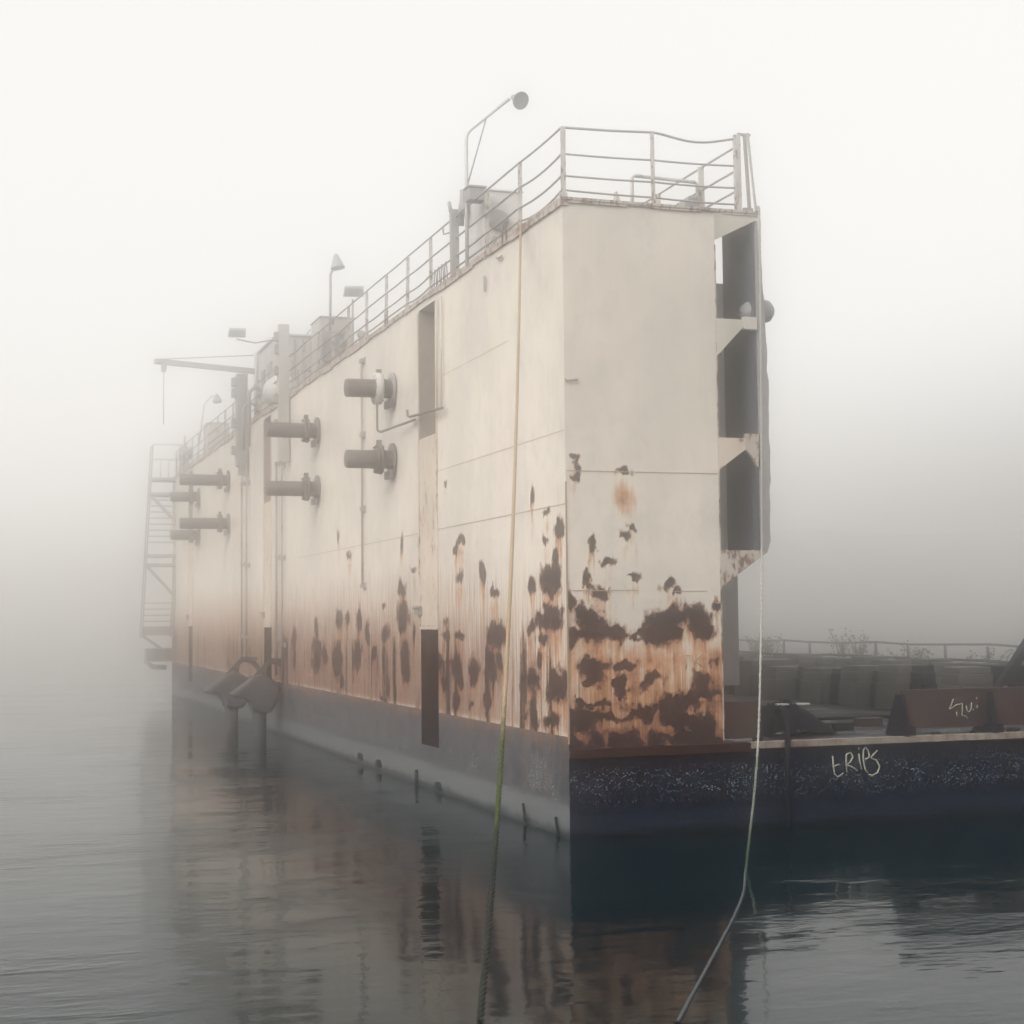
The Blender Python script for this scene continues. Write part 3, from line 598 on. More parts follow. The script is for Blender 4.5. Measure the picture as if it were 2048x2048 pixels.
# ------------------------------------------------------------------ guard railings on the top deck
RZ = [12.11, 11.65, 11.27, 11.02]
def sag(p, q, d, n=8):
    p = Vector(p); q = Vector(q)
    return [p.lerp(q, i/n)-Vector((0,0,4*d*(i/n)*(1-i/n))) for i in range(n+1)]
o = thing('guard_railing', (0, 0, ZT), 'long four-rail guard railing receding along the outer edge of the top deck', 'railing')
ysp = [0.0]+[2.3+2.05*i for i in range(27)]
ysp = [y for y in ysp if y < LEN-.5]
for i, y in enumerate(ysp):
    if i == 3: continue
    g = MB(); w = .085 if i == 0 else .075
    lean = random.uniform(-.02, .02)
    g.bar((.02,y,ZT-.05), (.02+lean,y+random.uniform(-.03,.03),12.12), w, .03, up=(0,1,0)); g.bar((.02,y,ZT-.1), (.02,y,ZT+.12), w+.05, .06, up=(0,1,0))
    g.build('post', M['post'], o)
for k, z in enumerate(RZ):
    g = MB()
    for i in range(len(ysp)-1):
        d = random.choice([.0,.01,.02,.05]) if k else random.choice([0,0,.01,.02])
        if i == 0 and k in (1, 2): d = .06
        if i == 0 and k == 3: d = .10
        g.tube(sag((0,ysp[i],z), (0,ysp[i+1],z+random.uniform(-.01,.01)*0), d), .020, 6, False)
    g.build('rail', M['rail'], o)
o2 = thing('guard_railing', (0, 0, ZT), 'four-rail guard railing across the near end of the top deck, its top rail bent downward', 'railing')
for x, w, zt_ in ((1.7, .06, 12.16), (3.34, .13, 12.26)):
    g = MB(); g.bar((x,0,ZT+.03), (x-.01,0,zt_), w, .05, up=(0,1,0)); g.build('post', M['post'], o2)
g = MB(); g.bar((3.56,0,ZT+.08), (3.49,0,12.28), .05, .05, up=(0,1,0)); g.box(3.44, 3.62, -.03, .03, ZT+.05, ZT+.1); g.box(3.35, 3.60, -.02, .02, 12.26, 12.30); g.build('post', M['rail'], o2)
tops = [(0,0,12.11),(.9,0,12.13),(1.7,0,12.17)]+[(1.7+1.7*i/10, 0, 12.17-.12*math.sin(math.pi*i/10)**1.5+.03*i/10) for i in range(1, 11)]
g = MB(); g.tube(tops, .022, 6); g.build('rail', M['rail'], o2)
for z, dz in ((11.65,.05), (11.27,.03), (11.02,-.02)):
    g = MB(); g.tube(sag((0,0,z), (1.7,0,z+dz*.5), .01)+sag((1.7,0,z+dz*.5), (3.34,0,z+dz), .015)[1:], .018, 6); g.build('rail', M['rail'], o2)
o3 = thing('guard_railing', (3.35, 0, ZT), 'guard railing of the inner deck side, running back from the tall white corner post', 'railing')
for y in (1.4, 3.4, 5.4, 7.5, 9.6):
    g = MB(); g.bar((3.3,y,ZT), (3.28,y,12.05), .10, .05, up=(0,1,0)); g.build('post', M['post'], o3)
for z in (12.05, 11.62, 11.25):
    g = MB(); g.tube([(3.32,0,z),(3.3,1.4,z),(3.3,3.4,z),(3.3,9.6,z)], .02, 6); g.build('rail', M['rail'], o3)
o4 = thing('hatch_rail', (1.7, .9, ZT), 'low pale pipe rail round a hatch behind the bent end railing', 'railing')
g = MB(); g.tube([(1.72,1.0,ZT),(1.72,1.0,11.62),(1.78,1.0,11.67),(3.1,1.3,11.73),(3.16,1.3,11.68),(3.16,1.3,ZT)], .035, 8); g.build('frame', M['post'], o4)
for x, y, h, lb in ((1.25, .6, .38, 'pointed dark horn of a deck cleat behind the end railing'), (2.55, .8, .42, 'pale triangular bollard plate near the right end of the deck')):
    o = thing('deck_cleat', (x, y, ZT), lb, 'cleat')
    g = MB()
    if x < 2: g.prism([(x-.06,ZT+.04),(x+.2,ZT+.04),(x+.08,ZT+.16),(x,ZT+h),(x-.03,ZT+h)], 1, y-.05, y+.05)
    else: g.prism([(x-.1,ZT+.04),(x+.3,ZT+.04),(x+.3,ZT+h),(x+.12,ZT+h)], 1, y-.2, y+.2)
    g.build('horn', M['post'] if x < 2 else M['galv'], o, .01)
o = thing('mooring_bitt', (-.02, 6.44, ZT), 'dark twin upright horns bolted to the railing by the lamp post', 'bollard')
g = MB(); g.bar((-.02,6.45,ZT-.02), (-.03,6.45,12.25), .17, .12, up=(0,1,0)); g.tube([(-.1,6.45,12.2),(-.12,6.5,12.42)], .04, 6); g.tube([(.10,6.35,11.9),(.12,6.3,12.65)], .06, 8); g.lathe((.14,6.3,12.1), (0,0,1), [(0,.05),(.02,.11),(.25,.11),(.28,.05)], 10); g.tube([(-.15,6.9,12.0),(-.1,7.0,11.85),(-.02,6.8,11.85)], .02, 6)
g.build('post', M['grey'], o)
o = thing('looped_cable', (-.05, 7.5, ZT), 'loose loops of thin cable hung over the lower rail beside the recess', 'cable')
g = MB()
for q in range(4):
    yy = 6.9+.28*q; g.tube([(-.05,yy,ZT+.02),(-.06,yy+.03,ZT+.38),(-.06,yy+.1,ZT+.42),(-.06,yy+.16,ZT+.3),(-.05,yy+.2,ZT+.05)], .012, 5)
g.build('loop', M['pipe'], o)
for y in (12.1, 2.9):
    o = thing('edge_clamp', (-.06, y, ZT), 'small dark clamp at the deck edge %s' % ('halfway along the near railing' if y > 5 else 'beside the tan rope'), 'clamp')
    g = MB(); g.tube([(-.05,y,ZT-.05),(-.07,y,ZT+.28),(-.02,y+.1,ZT+.3)], .02, 6); g.tube([(-.05,y+.25,ZT-.05),(-.07,y+.2,ZT+.28)], .02, 6); g.build('clip', M['pipe'], o)
o = thing('porthole_lug', (-.05, 3.5, 10.1), 'small dark peg low under the deck edge left of the tan rope', 'fitting')
g = MB(); g.bar((-.05,4.3,10.1), (-.05,4.3,10.4), .04); g.tube([(-.03,3.6,10.62),(-.06,3.4,10.56),(-.05,3.2,10.56)], .02, 6); g.build('peg', M['grey'], o)

# ------------------------------------------------------------------ deck machinery, lamps, deckhouse
def box_cab(x0, x1, y0, y1, z1, name, label, mat='white', cat='cabinet'):
    o = thing(name, ((x0+x1)/2, (y0+y1)/2, ZT), label, cat)
    g = MB(); g.box(x0, x1, y0, y1, ZT+.04, z1); g.build('body', M[mat], o, .02)
    g = MB(); g.box(x0-.03, x1+.03, y0-.03, y1+.03, z1+.001, z1+.04); g.build('lid', M[mat], o, .01)
    return o
o = box_cab(.27, 1.12, 5.4, 6.6, 12.42, 'equipment_cabinet', 'white cabinet with a round dark drum on its front, behind the near railing')
g = MB(); g.lathe((.58,5.4,11.80), (0,-1,0), [(0,.20),(.12,.22),(.16,.20),(.16,0)], 20); g.build('drum', M['grey'], o)
g = MB(); g.box(.30, 1.08, 5.385, 5.398, 10.98, 12.32); g.build('door', M['white'], o, .005)
g = MB(); g.tube([(.42,5.3,11.0),(.42,5.3,11.25),(.50,5.3,11.45)], .05, 8); g.build('valve', M['grey'], o)
o = box_cab(-.14, .20, 5.0, 5.3, 12.36, 'junction_box', 'grey junction box clamped to the foot of the tall lamp post', 'grey', 'box')
for ch in children(o):
    if ch.name.startswith('body'):
        me = ch.data
        for v in me.vertices:
            if v.co.z < .6: v.co.z = 12.10-ZT
o = thing('lamp_post', (-.07, 5.4, ZT), 'tall bent lamp post with a braced arm and conical lamp above the white cabinet', 'lamp post', 'lamp posts on the top deck')
g = MB(); g.tube([(-.07,5.4,ZT),(-.07,5.4,13.42),(-.05,5.4,13.56),(.02,5.4,13.66),(.86,5.4,14.38)], .04, 8); g.build('pole', M['white'], o)
g = MB(); g.tube([(-.05,5.4,12.5),(.38,5.4,13.98)], .016, 6); g.build('brace', M['rail'], o)
g = MB(); g.lathe((.93,5.4,14.43), (.22,-.75,-.42), [(0,.03),(.05,.06),(.12,.07),(.34,.185),(.36,.185),(.33,.15),(.33,0)], 24); g.build('lamp_shade', M['galv'], o)
o = box_cab(.14, 1.15, 21, 22.4, 12.62, 'equipment_cabinet', 'pale cabinet crowded with fittings below the square floodlight', 'house')
g = MB(); g.box(.2, .6, 20.9, 20.999, 11.3, 12.2); g.build('panel', M['grey'], o)
o = thing('lamp_post', (.42, 21, ZT), 'slim mast with a small conical lamp shade, behind the square floodlight', 'lamp post', 'lamp posts on the top deck')
g = MB(); g.tube([(.42,21.0,ZT),(.44,21,13.9),(.50,21,14.05),(.60,21,14.06)], .04, 8); g.build('pole', M['rail'], o)
g = MB(); g.lathe((.60,21.0,14.55), (.12,-.1,-1), [(0,.02),(.06,.07),(.44,.21),(.46,.21),(.42,.17),(.42,0)], 20); g.build('lamp_shade', M['galv'], o)
def flood(x, y, z, label, ang, foot):
    o = thing('floodlight', (x, y, foot[2]), label, 'floodlight', 'square floodlights along the top deck')
    c, s = math.cos(ang), math.sin(ang)
    g = MB(); P = lambda a, b, d: (x+a*c-d*s*.2, y+d, z+a*s*.5+b)
    vs = [P(-.34,-.16,-.12),(P(.28,-.16,-.12)),P(.34,.2,.1),P(-.24,.2,.1)]
    back = [(p[0]*.55+x*.45, p[1]+.22, p[2]*.6+(z-.02)*.4) for p in vs]
    g.add(vs+back, [(0,1,2,3),(7,6,5,4),(0,4,5,1),(1,5,6,2),(2,6,7,3),(3,7,4,0)]); g.build('housing', M['grey'], o)
    g = MB(); q = [(x+(p[0]-x)*.88, p[1]-.012, z+(p[2]-z)*.86) for p in vs]; g.add(q, [(0,1,2,3)]); g.build('lens', M['lens'], o)
    g = MB(); g.tube([foot, (x,y+.1,z-.2)], .03, 6) if foot[0] == x else g.tube([foot, ((foot[0]+x)/2,foot[1],z-.22), (x,y,z-.2)], .025, 6)
    g.build('stem', M['rail'], o); return o
flood(.95, 20.2, 13.25, 'square floodlight on a stubby stem beside the slim mast', .1, (.95, 20.3, ZT))
flood(-1.0, 29.6, 13.55, 'square floodlight held out on a thin arm left of the deckhouse roof', .05, (.45, 30.1, 13.5))
o = thing('floodlight_stand', (.75, 19, ZT), 'jumble of grey valves and brackets at the foot of the square floodlight', 'machinery')
g = MB()
for k in range(9):
    a, b = random.uniform(.3, .9), random.uniform(18.6, 19.6); h = random.uniform(.3, 1.0)
    g.box(a-.06, a+.06, b-.06, b+.06, ZT+.04, ZT+h); g.lathe((a,b,ZT+h), (0,-1,.2), [(-.05,.0),(-.05,.12),(.05,.12),(.05,0)], 10)
g.build('valve_cluster', M['grey'], o)

o = thing('deckhouse', (1.3, 32, ZT), 'pale boxy deckhouse standing on the top deck behind the tall square post', 'deckhouse')
g = MB(); g.box(.5, 2.35, 30.0, 34.0, ZT+.04, 13.62); g.build('wall', M['house'], o)
g = MB(); g.box(.42, 2.43, 29.92, 34.08, 13.621, 13.68); g.tube([(1.5,29.95,13.7),(1.62,29.95,13.86),(1.8,29.95,13.72)], .03, 6); g.build('roof', M['house'], o)
g = MB()
for x in (.75, 1.05, 1.35, 1.65, 1.95): g.box(x, x+.05, 29.94, 29.999, 10.95, 13.5)
g.build('stiffener', M['grey'], o)
g = MB(); g.box(.465, .499, 31.2, 32.0, ZT+.1, 12.9); d_ = g.build('door', M['grey'], o)
g = MB(); g.box(.45, .464, 31.3, 31.36, 11.8, 11.95); g.build('handle', M['pipe'], d_)
g = MB(); g.box(.47, .499, 32.6, 33.3, 12.2, 12.8); g.build('window', M['lens'], o)
o = thing('jib_crane', (.45, 34.3, ZT), 'slender jib beam with a stay wire reaching out left over the water from the deckhouse', 'crane')
g = MB(); g.tube([(.45,34.3,ZT),(.45,34.3,13.7)], .09, 10); g.build('mast', M['house'], o)
g = MB(); g.bar((.45,34.3,12.98), (-3.2,34.3,13.22), .12, .20); g.box(-3.3, -3.1, 34.2, 34.4, 13.14, 13.3); g.build('jib', M['ghost'], o)
g = MB(); g.tube([(.45,34.3,13.6),(-3.15,34.3,13.30)], .02, 6); g.build('stay_wire', M['ghost'], o)
g = MB(); g.tube([(-2.95,34.3,13.1),(-2.95,34.3,10.9)], .02, 6); g.box(-3.04, -2.86, 34.2, 34.4, 12.85, 13.1); g.build('hoist_line', M['ghost'], o)
o = thing('canvas_bundle', (-.1, 30, ZT), 'pale rounded canvas bundle slung over the edge in front of the deckhouse', 'bundle')
g = MB(); g.lathe((.35,28.7,11.45), (0,1,0), [(-.9,0.05),(-.8,.35),(-.4,.55),(.3,.58),(.8,.4),(.9,.05)], 18); g.build('canvas', M['white'], o)
o = thing('rail_machinery', (.8, 27, ZT), 'dark pump and valves behind the railing in front of the deckhouse', 'machinery')
g = MB(); g.lathe((.9,27.4,11.35), (0,1,0), [(-.4,.0),(-.4,.22),(.3,.22),(.3,.0)], 14); g.lathe((1.6,27.4,11.5), (0,-1,0), [(0,.25),(.08,.25),(.08,.16),(0,.16),(0,.25)], 16); g.box(.5, 1.9, 27.2, 27.8, ZT+.04, 11.15); g.tube([(.7,27.4,11.1),(.7,27.4,12.0),(1.2,27.4,12.0)], .04, 6); g.build('pump', M['grey'], o)
o = box_cab(.4, 1.35, 47, 48.5, 12.55, 'equipment_cabinet', 'faint grey cabinet far along the deck, near the stair tower', 'house')
o = thing('lamp_post', (.1, 48.6, ZT), 'faint far lamp post with a drooping cone lamp, beyond the last cabinet', 'lamp post', 'lamp posts on the top deck')
g = MB(); g.tube([(.1,48.6,ZT),(.45,48.6,13.6),(.8,48.6,14.0),(1.0,48.6,13.95)], .03, 6); g.build('pole', M['rail'], o)
g = MB(); g.lathe((1.0,48.6,14.1), (.1,-.1,-1), [(0,.03),(.3,.22),(.42,.2),(.42,0)], 16); g.build('lamp_shade', M['galv'], o)

# ------------------------------------------------------------------ stair tower hung off the far end
o = thing('stair_tower', (-.6, 56, 0), 'open steel stair tower hanging over the water at the far end of the wall', 'stair tower')
def sx_(x, z): return x-(ZT-z)*.062       # the tower leans out towards the bottom
for (x, nm) in ((-1.12, 'stringer'), (.36, 'stringer')):
    for y in (55.6, 56.6):
        g = MB(); g.bar((sx_(x,2.9),y,2.9), (x,y,12.45 if y < 56 else 12.45), .07); g.build(nm, M['ghost'], o)
for z in (10.75, 10.0, 6.95, 6.5, 3.1):
    g = MB(); g.box(sx_(-1.15,z), sx_(.4,z), 55.5, 56.7, z-.09, z+.05 if z != 3.1 else z+.35); g.build('landing', M['ghost'], o)
z = 9.7
while z > 3.5:
    if not (4.6 < z < 7.3):
        g = MB(); g.box(sx_(-1.1,z), sx_(.36,z), 55.6, 55.85, z-.025, z+.025); g.build('tread', M['ghost'], o)
    elif z > 7.0 or (5.9 < z < 6.2): pass
    z -= .30
for za, zb in ((9.85, 8.4), (6.4, 4.9), (3.0, 2.0)):
    g = MB(); g.bar((sx_(-1.1,za),55.6,za), (sx_(.35,zb),55.6,zb), .14); g.build('brace', M['ghost'], o)
g = MB()
for z in (12.45, 11.7): g.tube([(-1.12,55.6,z),(.36,55.6,z)], .03, 6)
for x in (-.75, -.35, .05): g.tube([(x,55.6,10.8),(x,55.6,11.7)], .02, 6)
g.build('top_rail', M['ghost'], o)
g = MB(); g.box(-1.3, .0, 56.9, 57.6, 1.7, 2.35); g.build('lower_box', M['ghost'], o)
g = MB(); g.tube([(-1.35,56.8,1.75),(-1.0,56.8,1.45),(-.3,56.8,1.4)], .12, 8); g.build('fender_roll', M['ghost'], o)
o = thing('end_machinery', (.5, 53, ZT), 'faint upright winch gear on the far deck corner by the stair tower', 'machinery')
g = MB(); g.box(.1, .5, 54.4, 55.1, ZT, 12.1); g.lathe((.3,54.3,11.9), (1,0,0), [(-.3,.0),(-.3,.3),(.3,.3),(.3,0)], 12); g.tube([(.3,54.6,12),(.3,54.6,12.8)], .05, 6); g.build('winch', M['ghost'], o)

# ------------------------------------------------------------------ roller-headed mooring dolphins beside the wall
def dolphin(x, y, r, label):
    o = thing('mooring_dolphin', (x, y, 0), label, 'mooring dolphin', 'mooring dolphins beside the wall')
    g = MB(); g.tube([(x,y,-1.0),(x,y,.2),(x-.02,y,.8),(x-.04,y,1.3)], [r,r,r*1.15,r*1.4], 14); g.build('pile', M['dol'], o)
    g = MB(); g.prism([(x-.98,1.34),(x-.80,1.22),(x-.5,1.24),(x-.32,1.05),(x-.3,.80),(x+.30,.72),(x+.46,.95),(x+.60,1.25),(x+.52,1.62),(x+.32,1.90),(x+.05,2.0),(x-.2,1.92),(x-.5,1.68)], 1, y-.38, y+.38); g.build('hood', M['dol'], o, .11)
    g = MB(); pts = [(x+.55+.38*math.cos(a)-.1*math.sin(a), y+.1, 1.95+.42*math.sin(a)) for a in np.linspace(0, 2*math.pi, 17)]; g.tube(pts, .085, 8, False); g.build('ring', M['pipe'], o)
    g = MB(); g.bar((x-.2,y,1.85), (x+.35,y,2.42), .12); g.bar((x+.3,y,2.42), (x+.85,y,2.40), .12); g.bar((x+.1,y,1.75), (x+.8,y,1.6), .14); g.build('arm', M['dol'], o)
    return o
dolphin(-1.15, 29.6, .20, 'dark pile with a slanted rounded hood and ring, left one of the pair')
dolphin(-.72, 26.6, .21, 'dark pile with a slanted rounded hood and ring, right one of the pair')

# ------------------------------------------------------------------ pontoon deck clutter
o = thing('bulwark_plate', (3.2, .1, ZD), 'short rust-brown bulwark plate beside the foot of the wing wall', 'bulwark', 'rusty bulwark plates along the pontoon edge')
g = MB(); g.box(W+.04, 3.60, .10, .16, 1.56, 2.2); g.build('plate', M['rust'], o, .01); g = MB(); g.prism([(.0,ZD),(.35,ZD),(.18,2.2),(.08,2.2)], 0, 3.58, 3.62); g.build('stay', M['black'], o)
o = thing('bulwark_plate', (8, .1, ZD), 'long rust-red bulwark plate on black legs with scratched white graffiti', 'bulwark', 'rusty bulwark plates along the pontoon edge')
g = MB(); g.box(6.48, 12.0, .12, .17, 1.62, 2.29); g.box(6.46, 12.0, .10, .19, 2.29, 2.32); g.build('plate', M['rust'], o)
for x in (6.42, 8.28, 10.2): g = MB(); g.prism([(-.10,ZD+.02),(.6,ZD+.02),(.22,2.24),(.06,2.24)], 0, x, x+.10); g.box(x-.05, x+.26, -.02, .3, ZD+.02, 1.66); g.build('leg', M['black'], o)
def stroke(pts, y, r, name, parent): g = MB(); g.tube([(a, y, b) for a, b in pts], r, 6); return g.build(name, M['chalk'], parent)
gx = MB()
def scribble(lines, ox, oz, s, y, r, parent, label):
    g = MB()
    for ln in lines: g.tube([(ox+a*s, y, oz-b*s) for a, b in ln], r, 5)
    return g.build('graffiti', M['chalk'], parent, label=label)
# '<7U.i' scratched on the plate: coordinates in hundredths read off the plate
scribble([[(0.6,0),(0,1.25),(.15,1.2),(1.0,.75),(1.9,.6)],[(1.9,.6),(1.85,2.1),(2.3,2.15),(2.65,2.5)],[(1.05,1.6),(1.1,2.2)],[(2.45,.9),(2.6,1.5),(2.85,1.7),(3.2,1.3),(3.25,.5)],[(3.5,1.3),(3.52,1.5)],[(4.0,-.1),(4.1,.1)],[(4.1,.9),(4.12,1.3)]], 7.48, 2.13, .145, .112, .010, o, 'scratched white graffiti of angular marks and a U')
# tRiPs on the hull
scribble([[(0,0),(.05,.9),(.15,1.5),(.45,1.75),(.95,1.45)],[(.1,.85),(.6,.7)],[(1.3,1.4),(1.25,.3),(1.3,-.1),(1.7,-.2),(1.9,.15),(1.6,.6),(1.3,.75),(1.7,.95),(2.3,1.3)],[(2.45,-.1),(2.5,.5),(2.7,1.2)],[(2.4,-.5),(2.55,-.55)],
          [(3.3,1.6),(3.0,1.2),(2.85,.4),(2.9,-.4),(3.1,-.6),(3.35,-.3),(3.45,.2),(3.2,.35),(3.0,.4)],[(4.2,-.3),(3.65,.2),(3.6,.3),(4.1,.5),(4.4,1.0),(4.2,1.5),(3.7,1.75),(3.3,1.65)]], 4.98, 1.20, .215, -.006, .016, dock, 'loose white hand-painted graffiti reading tRiPs')
scribble([[(0,0),(1.0,-.05)],[(.5,0),(.55,1.3)],[(1.5,.0),(1.5,1.0)],[(2.2,-.1),(1.5,.5),(2.3,1.15)]], 2.08, 3.02, .17, -.004, .010, dock, 'faint pale scratched letters on the rusted end wall')
for q in bpy.data.objects:
    if q.name.startswith('graffiti') and 'faint' in q.get('label', ''): q.data.materials[0] = M['faint']
o = thing('tarp_heap', (5.1, 1.5, ZD), 'black tarred heap with a white plank across its top near the pontoon edge', 'heap')
g = MB(); N = 28; vs = []; 
for i in range(N+1):
    for j in range(15):
        u, v = i/N, j/14; x = 4.28+1.45*u; y = 1.0+1.2*v
        prof = min(1, u*4.2)**.6*(1 if u < .56 else max(0, 1-((u-.56)/.44))**.75)
        h = .55*prof*math.sin(math.pi*min(max(v, .001), .999))**.30
        h += .03*math.sin(17*u+5*v)*prof+random.uniform(-.035, .035)*prof + (.10 if .38 < u < .50 and .1 < v < .9 else 0)
        vs.append((x, y, ZD+.005+max(h, 0)))
g.add(vs, [(i*15+j, (i+1)*15+j, (i+1)*15+j+1, i*15+j+1) for i in range(N) for j in range(14)], True); g.build('tarpaulin', M['black'], o)
g = MB(); g.box(4.60, 5.26, 1.28, 1.42, 2.035, 2.065); g.build('plank', M['white'], o, .005)
o = thing('overflow_pipe', (4.0, 0, ZD), 'dark bent pipe arching off the deck and down the pontoon end', 'pipe')
g = MB(); g.tube([(4.55,1.3,1.9),(4.50,1.0,2.02),(4.45,.8,2.0),(4.25,.3,1.72),(4.06,-.06,1.58),(4.03,-.13,1.45),(4.03,-.12,.9),(4.03,-.10,-.6)], .05, 10); g.build('tube', M['black'], o)
g = MB(); g.box(3.95, 4.11, -.14, -.003, 1.2, 1.28); g.build('clip', M['black'], o)
# puddles
for k, (x, y, a, b, n) in enumerate(((6.6,1.5,1.5,.35,11),(5.95,.55,.9,.16,9),(8.6,1.1,1.6,.5,13),(10.6,2.2,1.0,.5,11),(7.4,3.4,1.5,.6,12))):
    g = MB(); pts = [(x+a*math.cos(t)*random.uniform(.75,1.05), y+b*math.sin(t)*random.uniform(.75,1.05), ZD+.004) for t in np.linspace(0, 2*math.pi, n*2, endpoint=False)]
    g.add(pts, [tuple(range(len(pts)))]); tag(g.build('puddle', M['puddle']), kind='structure')
# scraps of timber and rubble
lbl = ['small broken timber offcut lying right of the tarred heap', 'red-brown scrap block on the wet deck left of the graffiti plate', 'low dark stone on the deck edge below the graffiti plate', 'tiny dark lump on the kerb under the graffiti plate', 'flat plank lying beyond the puddle', 'dark lump by the second leg of the graffiti plate', 'long dark plank lying flat in the middle of the deck']
for k, (x, y, a, b, h, mt) in enumerate(((6.4,2.1,.22,.12,.14,'timber'),(7.5,3.0,.3,.14,.16,'rust'),(7.3,.3,.09,.05,.05,'black'),(7.9,.0,.06,.04,.09,'black'),(6.9,3.4,.9,.1,.05,'timber'),(9.0,.35,.12,.08,.08,'black'),(8.2,5.0,1.6,.12,.06,'timber'))):
    g = MB(); g.prism([(x-a,y-b),(x+a*.8,y-b*1.1),(x+a,y+b),(x-a*.9,y+b*.8)], 2, ZD+.002, ZD+h); q = g.build('deck_scrap', M[mt], None, .015); tag(q, lbl[k], 'scrap')
# keel block row
M['cap'] = M['timber']
def keel(h, w, a=.6, mt='concrete'):
    o = thing('keel_block', (0, 0, 0), 'keel', 'keel block', None)
    g = MB(); g.prism([(-a,0),(a,0),(a*.88,h*.62),(-a*.88,h*.62)], 1, -w/2, w/2); g.build('base', M[mt], o, .02)
    g = MB(); g.box(-a*.84, a*.84, -w/2+.03, w/2-.03, h*.62+.002, h*.86); g.box(-a*.76, a*.76, -w/2+.05, w/2-.05, h*.86+.002, h); g.build('timber_cap', M[mt], o, .015)
    return o
protos = [keel(1.05, .42, .26, 'timber'), keel(.88, .5, .3, 'timber'), keel(.98, .95, .5), keel(.86, 1.05, .55), keel(1.04, .85, .5)]
used = set(); rows = [(11.2, 5.4, .98, 26), (14.2, 6.0, 1.35, 17)]
for r_, (x, y0, dy, n) in enumerate(rows):
    for i in range(n):
        k = (random.randrange(2) if i % 2 else 2+random.randrange(3)) if r_ == 0 else 2+random.randrange(3)
        if k in used: o = copy_tree(protos[k])
        else: o = protos[k]; used.add(k)
        o.location = (x+random.uniform(-.15,.15), y0+dy*i+random.uniform(-.2,.2), ZD+.002); o.rotation_euler.z = R(random.uniform(-6, 6))
        o['group'] = 'keel blocks in rows on the dock floor'
        o['label'] = (('narrow dark timber keel block in the nearer row on the dock floor' if k < 2 else 'rough grey concrete block set between dark timbers in the nearer row') if r_ == 0 else 'wide grey concrete keel block in the second row, behind the narrow dark ones')
for k in range(5):
    if k not in used:
        for ch in children(protos[k]): bpy.data.objects.remove(ch)
        bpy.data.objects.remove(protos[k])
# far side of the pontoon: low timber wall, railing, weeds
o = thing('timber_wall', (20.5, 20, ZD), 'low patchy timber and plank wall along the far side of the dock floor', 'wall')
g = MB(); y = 4
while y < 52:
    l = random.uniform(.8, 2.4); g.box(20.4+random.uniform(0,.1), 20.7, y, y+l-.03, ZD, 2.12+random.uniform(-.12,.04)); y += l
g.build('planking', M['concrete'], o)
g = MB(); y = 4
while y < 52:
    l = random.uniform(1.6, 4.2); zz = 2.15+random.uniform(-.02,.05); g.box(20.3, 20.9, y, y+l-.1, zz, zz+.06); y += l
g.build('capping', M['timber'], o)
o = thing('far_railing', (22, 20, ZD), 'thin single-rail railing with leaning posts behind the low timber wall', 'railing')
ysr = [8+2.35*i+random.uniform(-.2,.2) for i in range(19)]
for y in ysr: g = MB(); g.tube([(22,y,ZD),(22+random.uniform(-.1,.1),y+random.uniform(-.22,.22),2.63+random.uniform(-.03,.03))], .05, 6); g.build('post', M['fardark'], o)
g = MB(); g.tube([(22,y,2.64+.04*math.sin(y*1.7)) for y in ysr], .042, 6); g.build('rail', M['fardark'], o)
def weed(x, y, h, n, label):
    o = tag(bpy.data.objects.new('weed_clump', None), label, 'weed', 'dry weeds on the far side of the dock'); col.objects.link(o); o.location = (x,y,2.1); o['_o'] = (x,y,2.1)
    g = MB(); f = MB()
    for _ in range(n):
        a = random.uniform(0, 6.28); l = random.uniform(.5,1)*h; bx, by = x+random.uniform(-.3,.3), y+random.uniform(-1.0,1.0); z0 = 2.0
        p1 = (bx+.15*math.cos(a), by+.3*math.sin(a), z0+l*.6); p2 = (bx+.3*math.cos(a), by+.7*math.sin(a), z0+l)
        g.tube([(bx,by,z0), p1, p2], [.014,.010,.006], 4)
        for _k in range(16):
            t_ = random.uniform(.3, 1); c = Vector((bx,by,z0)).lerp(Vector(p2), t_)+Vector((random.uniform(-.1,.1), random.uniform(-.16,.16), random.uniform(-.05,.1)))
            d1 = Vector((random.uniform(-1,1), random.uniform(-1,1), random.uniform(-.6,.6))).normalized()*.06; d2 = Vector((random.uniform(-1,1), random.uniform(-1,1), random.uniform(-1,1))).normalized()*.03
            f.add([c-d1, c+d2, c+d1, c-d2], [(0,1,2,3)])
    g.build('stem', M['weed'], o); f.build('leaves', M['weed'], o)
weed(21.3, 34.5, 1.0, 26, 'broad dry weed clump left of the tall one, rising over the far railing')
weed(21.3, 27.5, 1.3, 22, 'tallest dry weed clump rising over the far railing')
weed(21.3, 23.5, .7, 12, 'small weed tuft beside the cable-wrapped railing post')
weed(21.3, 19.0, .6, 7, 'sparse arching weed near the right edge of the picture')
o = thing('leaning_beam', (11.4, 4, ZD), 'heavy dark beam leaning up off the deck at the right edge of the picture', 'beam')
g = MB(); g.bar((11.25,4.0,2.05), (13.1,4.4,4.0), .15, .20); g.build('beam', M['timber'], o); g = MB(); g.box(10.6, 11.5, 3.7, 4.4, ZD, 2.12); g.build('footing', M['black'], o, .04)
o = thing('stacked_timber', (12.4, 4.2, ZD), 'dark stack of squared timber behind the graffiti plate at the right edge', 'timber stack')
g = MB(); g.box(11.9, 13.6, 4.6, 5.6, ZD+.002, 2.55); g.box(11.6, 13.6, 3.8, 4.5, ZD+.002, 2.16); g.build('timber', M['timber'], o, .03)
g = MB(); g.tube([(11.2,3.7,2.15),(11.6,3.7,2.0),(12.2,3.7,1.9)], .02, 5); g.build('wire', M['pipe'], o)

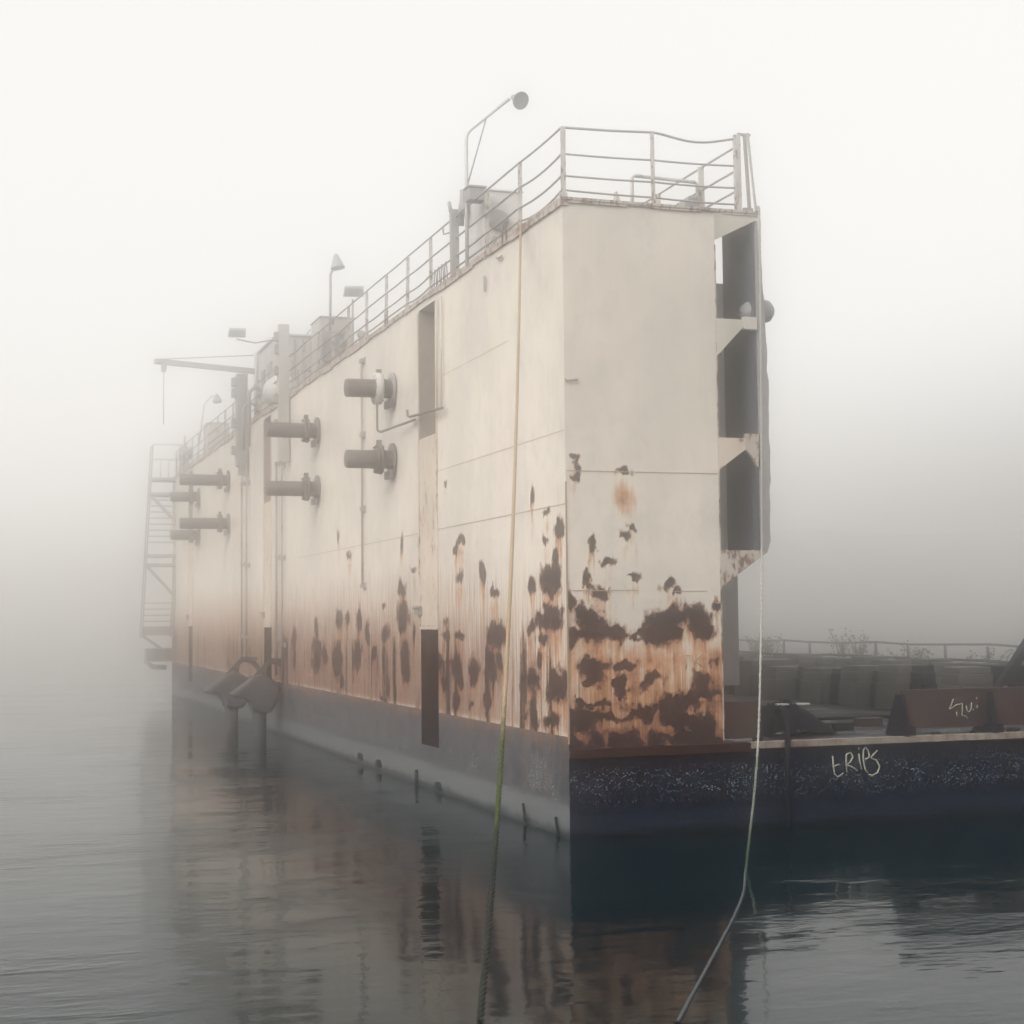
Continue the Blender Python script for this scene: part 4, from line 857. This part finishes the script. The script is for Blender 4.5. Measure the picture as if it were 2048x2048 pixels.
# drum fender hung on the walkway
o = thing('drum_fender', (3.9, .35, 9.1), 'pale rounded buoy lashed to the inner walkway edge', 'fender')
g = MB(); g.lathe((3.50,.30,9.12), (1,0,.10), [(0,.02),(.02,.12),(.15,.20),(.42,.22),(.55,.19),(.62,.11),(.64,.0)], 20); g.build('drum', M['galv'], o)
g = MB(); g.tube([(3.75,.3,9.3),(3.82,.3,9.5),(3.9,.3,9.48)], .03, 6); g.build('lashing', M['pipe'], o)

# ------------------------------------------------------------------ mooring ropes
def rope(pts, r, mat, name, label, twist=True):
    g = MB()
    P = [Vector(p) for p in pts]; n = len(P)
    # three strands laid round each other
    for s_ in range(3):
        q = []
        L = 0
        for i, p in enumerate(P):
            if i: L += (P[i]-P[i-1]).length
            d = (P[min(i+1,n-1)]-P[max(i-1,0)]).normalized(); u = d.cross(Vector((0,1,.3))).normalized(); w = d.cross(u)
            a = L*26+s_*2.0944; q.append(p+(u*math.cos(a)+w*math.sin(a))*r*.5)
        g.tube(q, r*.56, 6, False)
    return tag(g.build(name, mat), label, 'rope', 'mooring ropes')
A = Vector((-.07, 2.0, 10.93)); B = Vector(ROPE1_END)
n = 420
rope([A.lerp(B, i/n)-Vector((0,0,ROPE1_SAG*4*(i/n)*(1-i/n))) for i in range(n+1)], .025, M['rope'], 'mooring_rope', 'tan rope from the top deck edge, turning green then black lower down')
pts = []
key = [(3.50,-.10,12.28),(3.62,-.12,ZT+.1),(3.68,-.14,10.6),(3.66,-.20,8.5),(3.60,-.35,6.2),(3.44,-.9,4.0),(3.0,-2.0,2.1),(2.35,-3.2,.9),(1.5,-4.3,.12)]
key = ROPE2
def catmull(K, m=26):
    K = [Vector(k) for k in K]; K = [K[0]*2-K[1]]+K+[K[-1]*2-K[-2]]; out_ = []
    for i in range(1, len(K)-2):
        for j in range(m):
            t_ = j/m; p0, p1, p2, p3 = K[i-1:i+3]
            out_.append(.5*((2*p1)+(p2-p0)*t_+(2*p0-5*p1+4*p2-p3)*t_**2+(3*p1-p0-3*p2+p3)*t_**3))
    out_.append(K[-2]); return out_
rope(catmull(key, 30), .025, M['rope2'], 'mooring_rope', 'pale rope hanging straight down past the inner corner of the wing wall')
rope(catmull(ROPE3, 40), .021, M['floatrope'], 'mooring_rope', 'slack wet grey rope lying on the water and running to the bottom edge')
for o_ in bpy.data.objects:
    if '_o' in o_: del o_['_o']
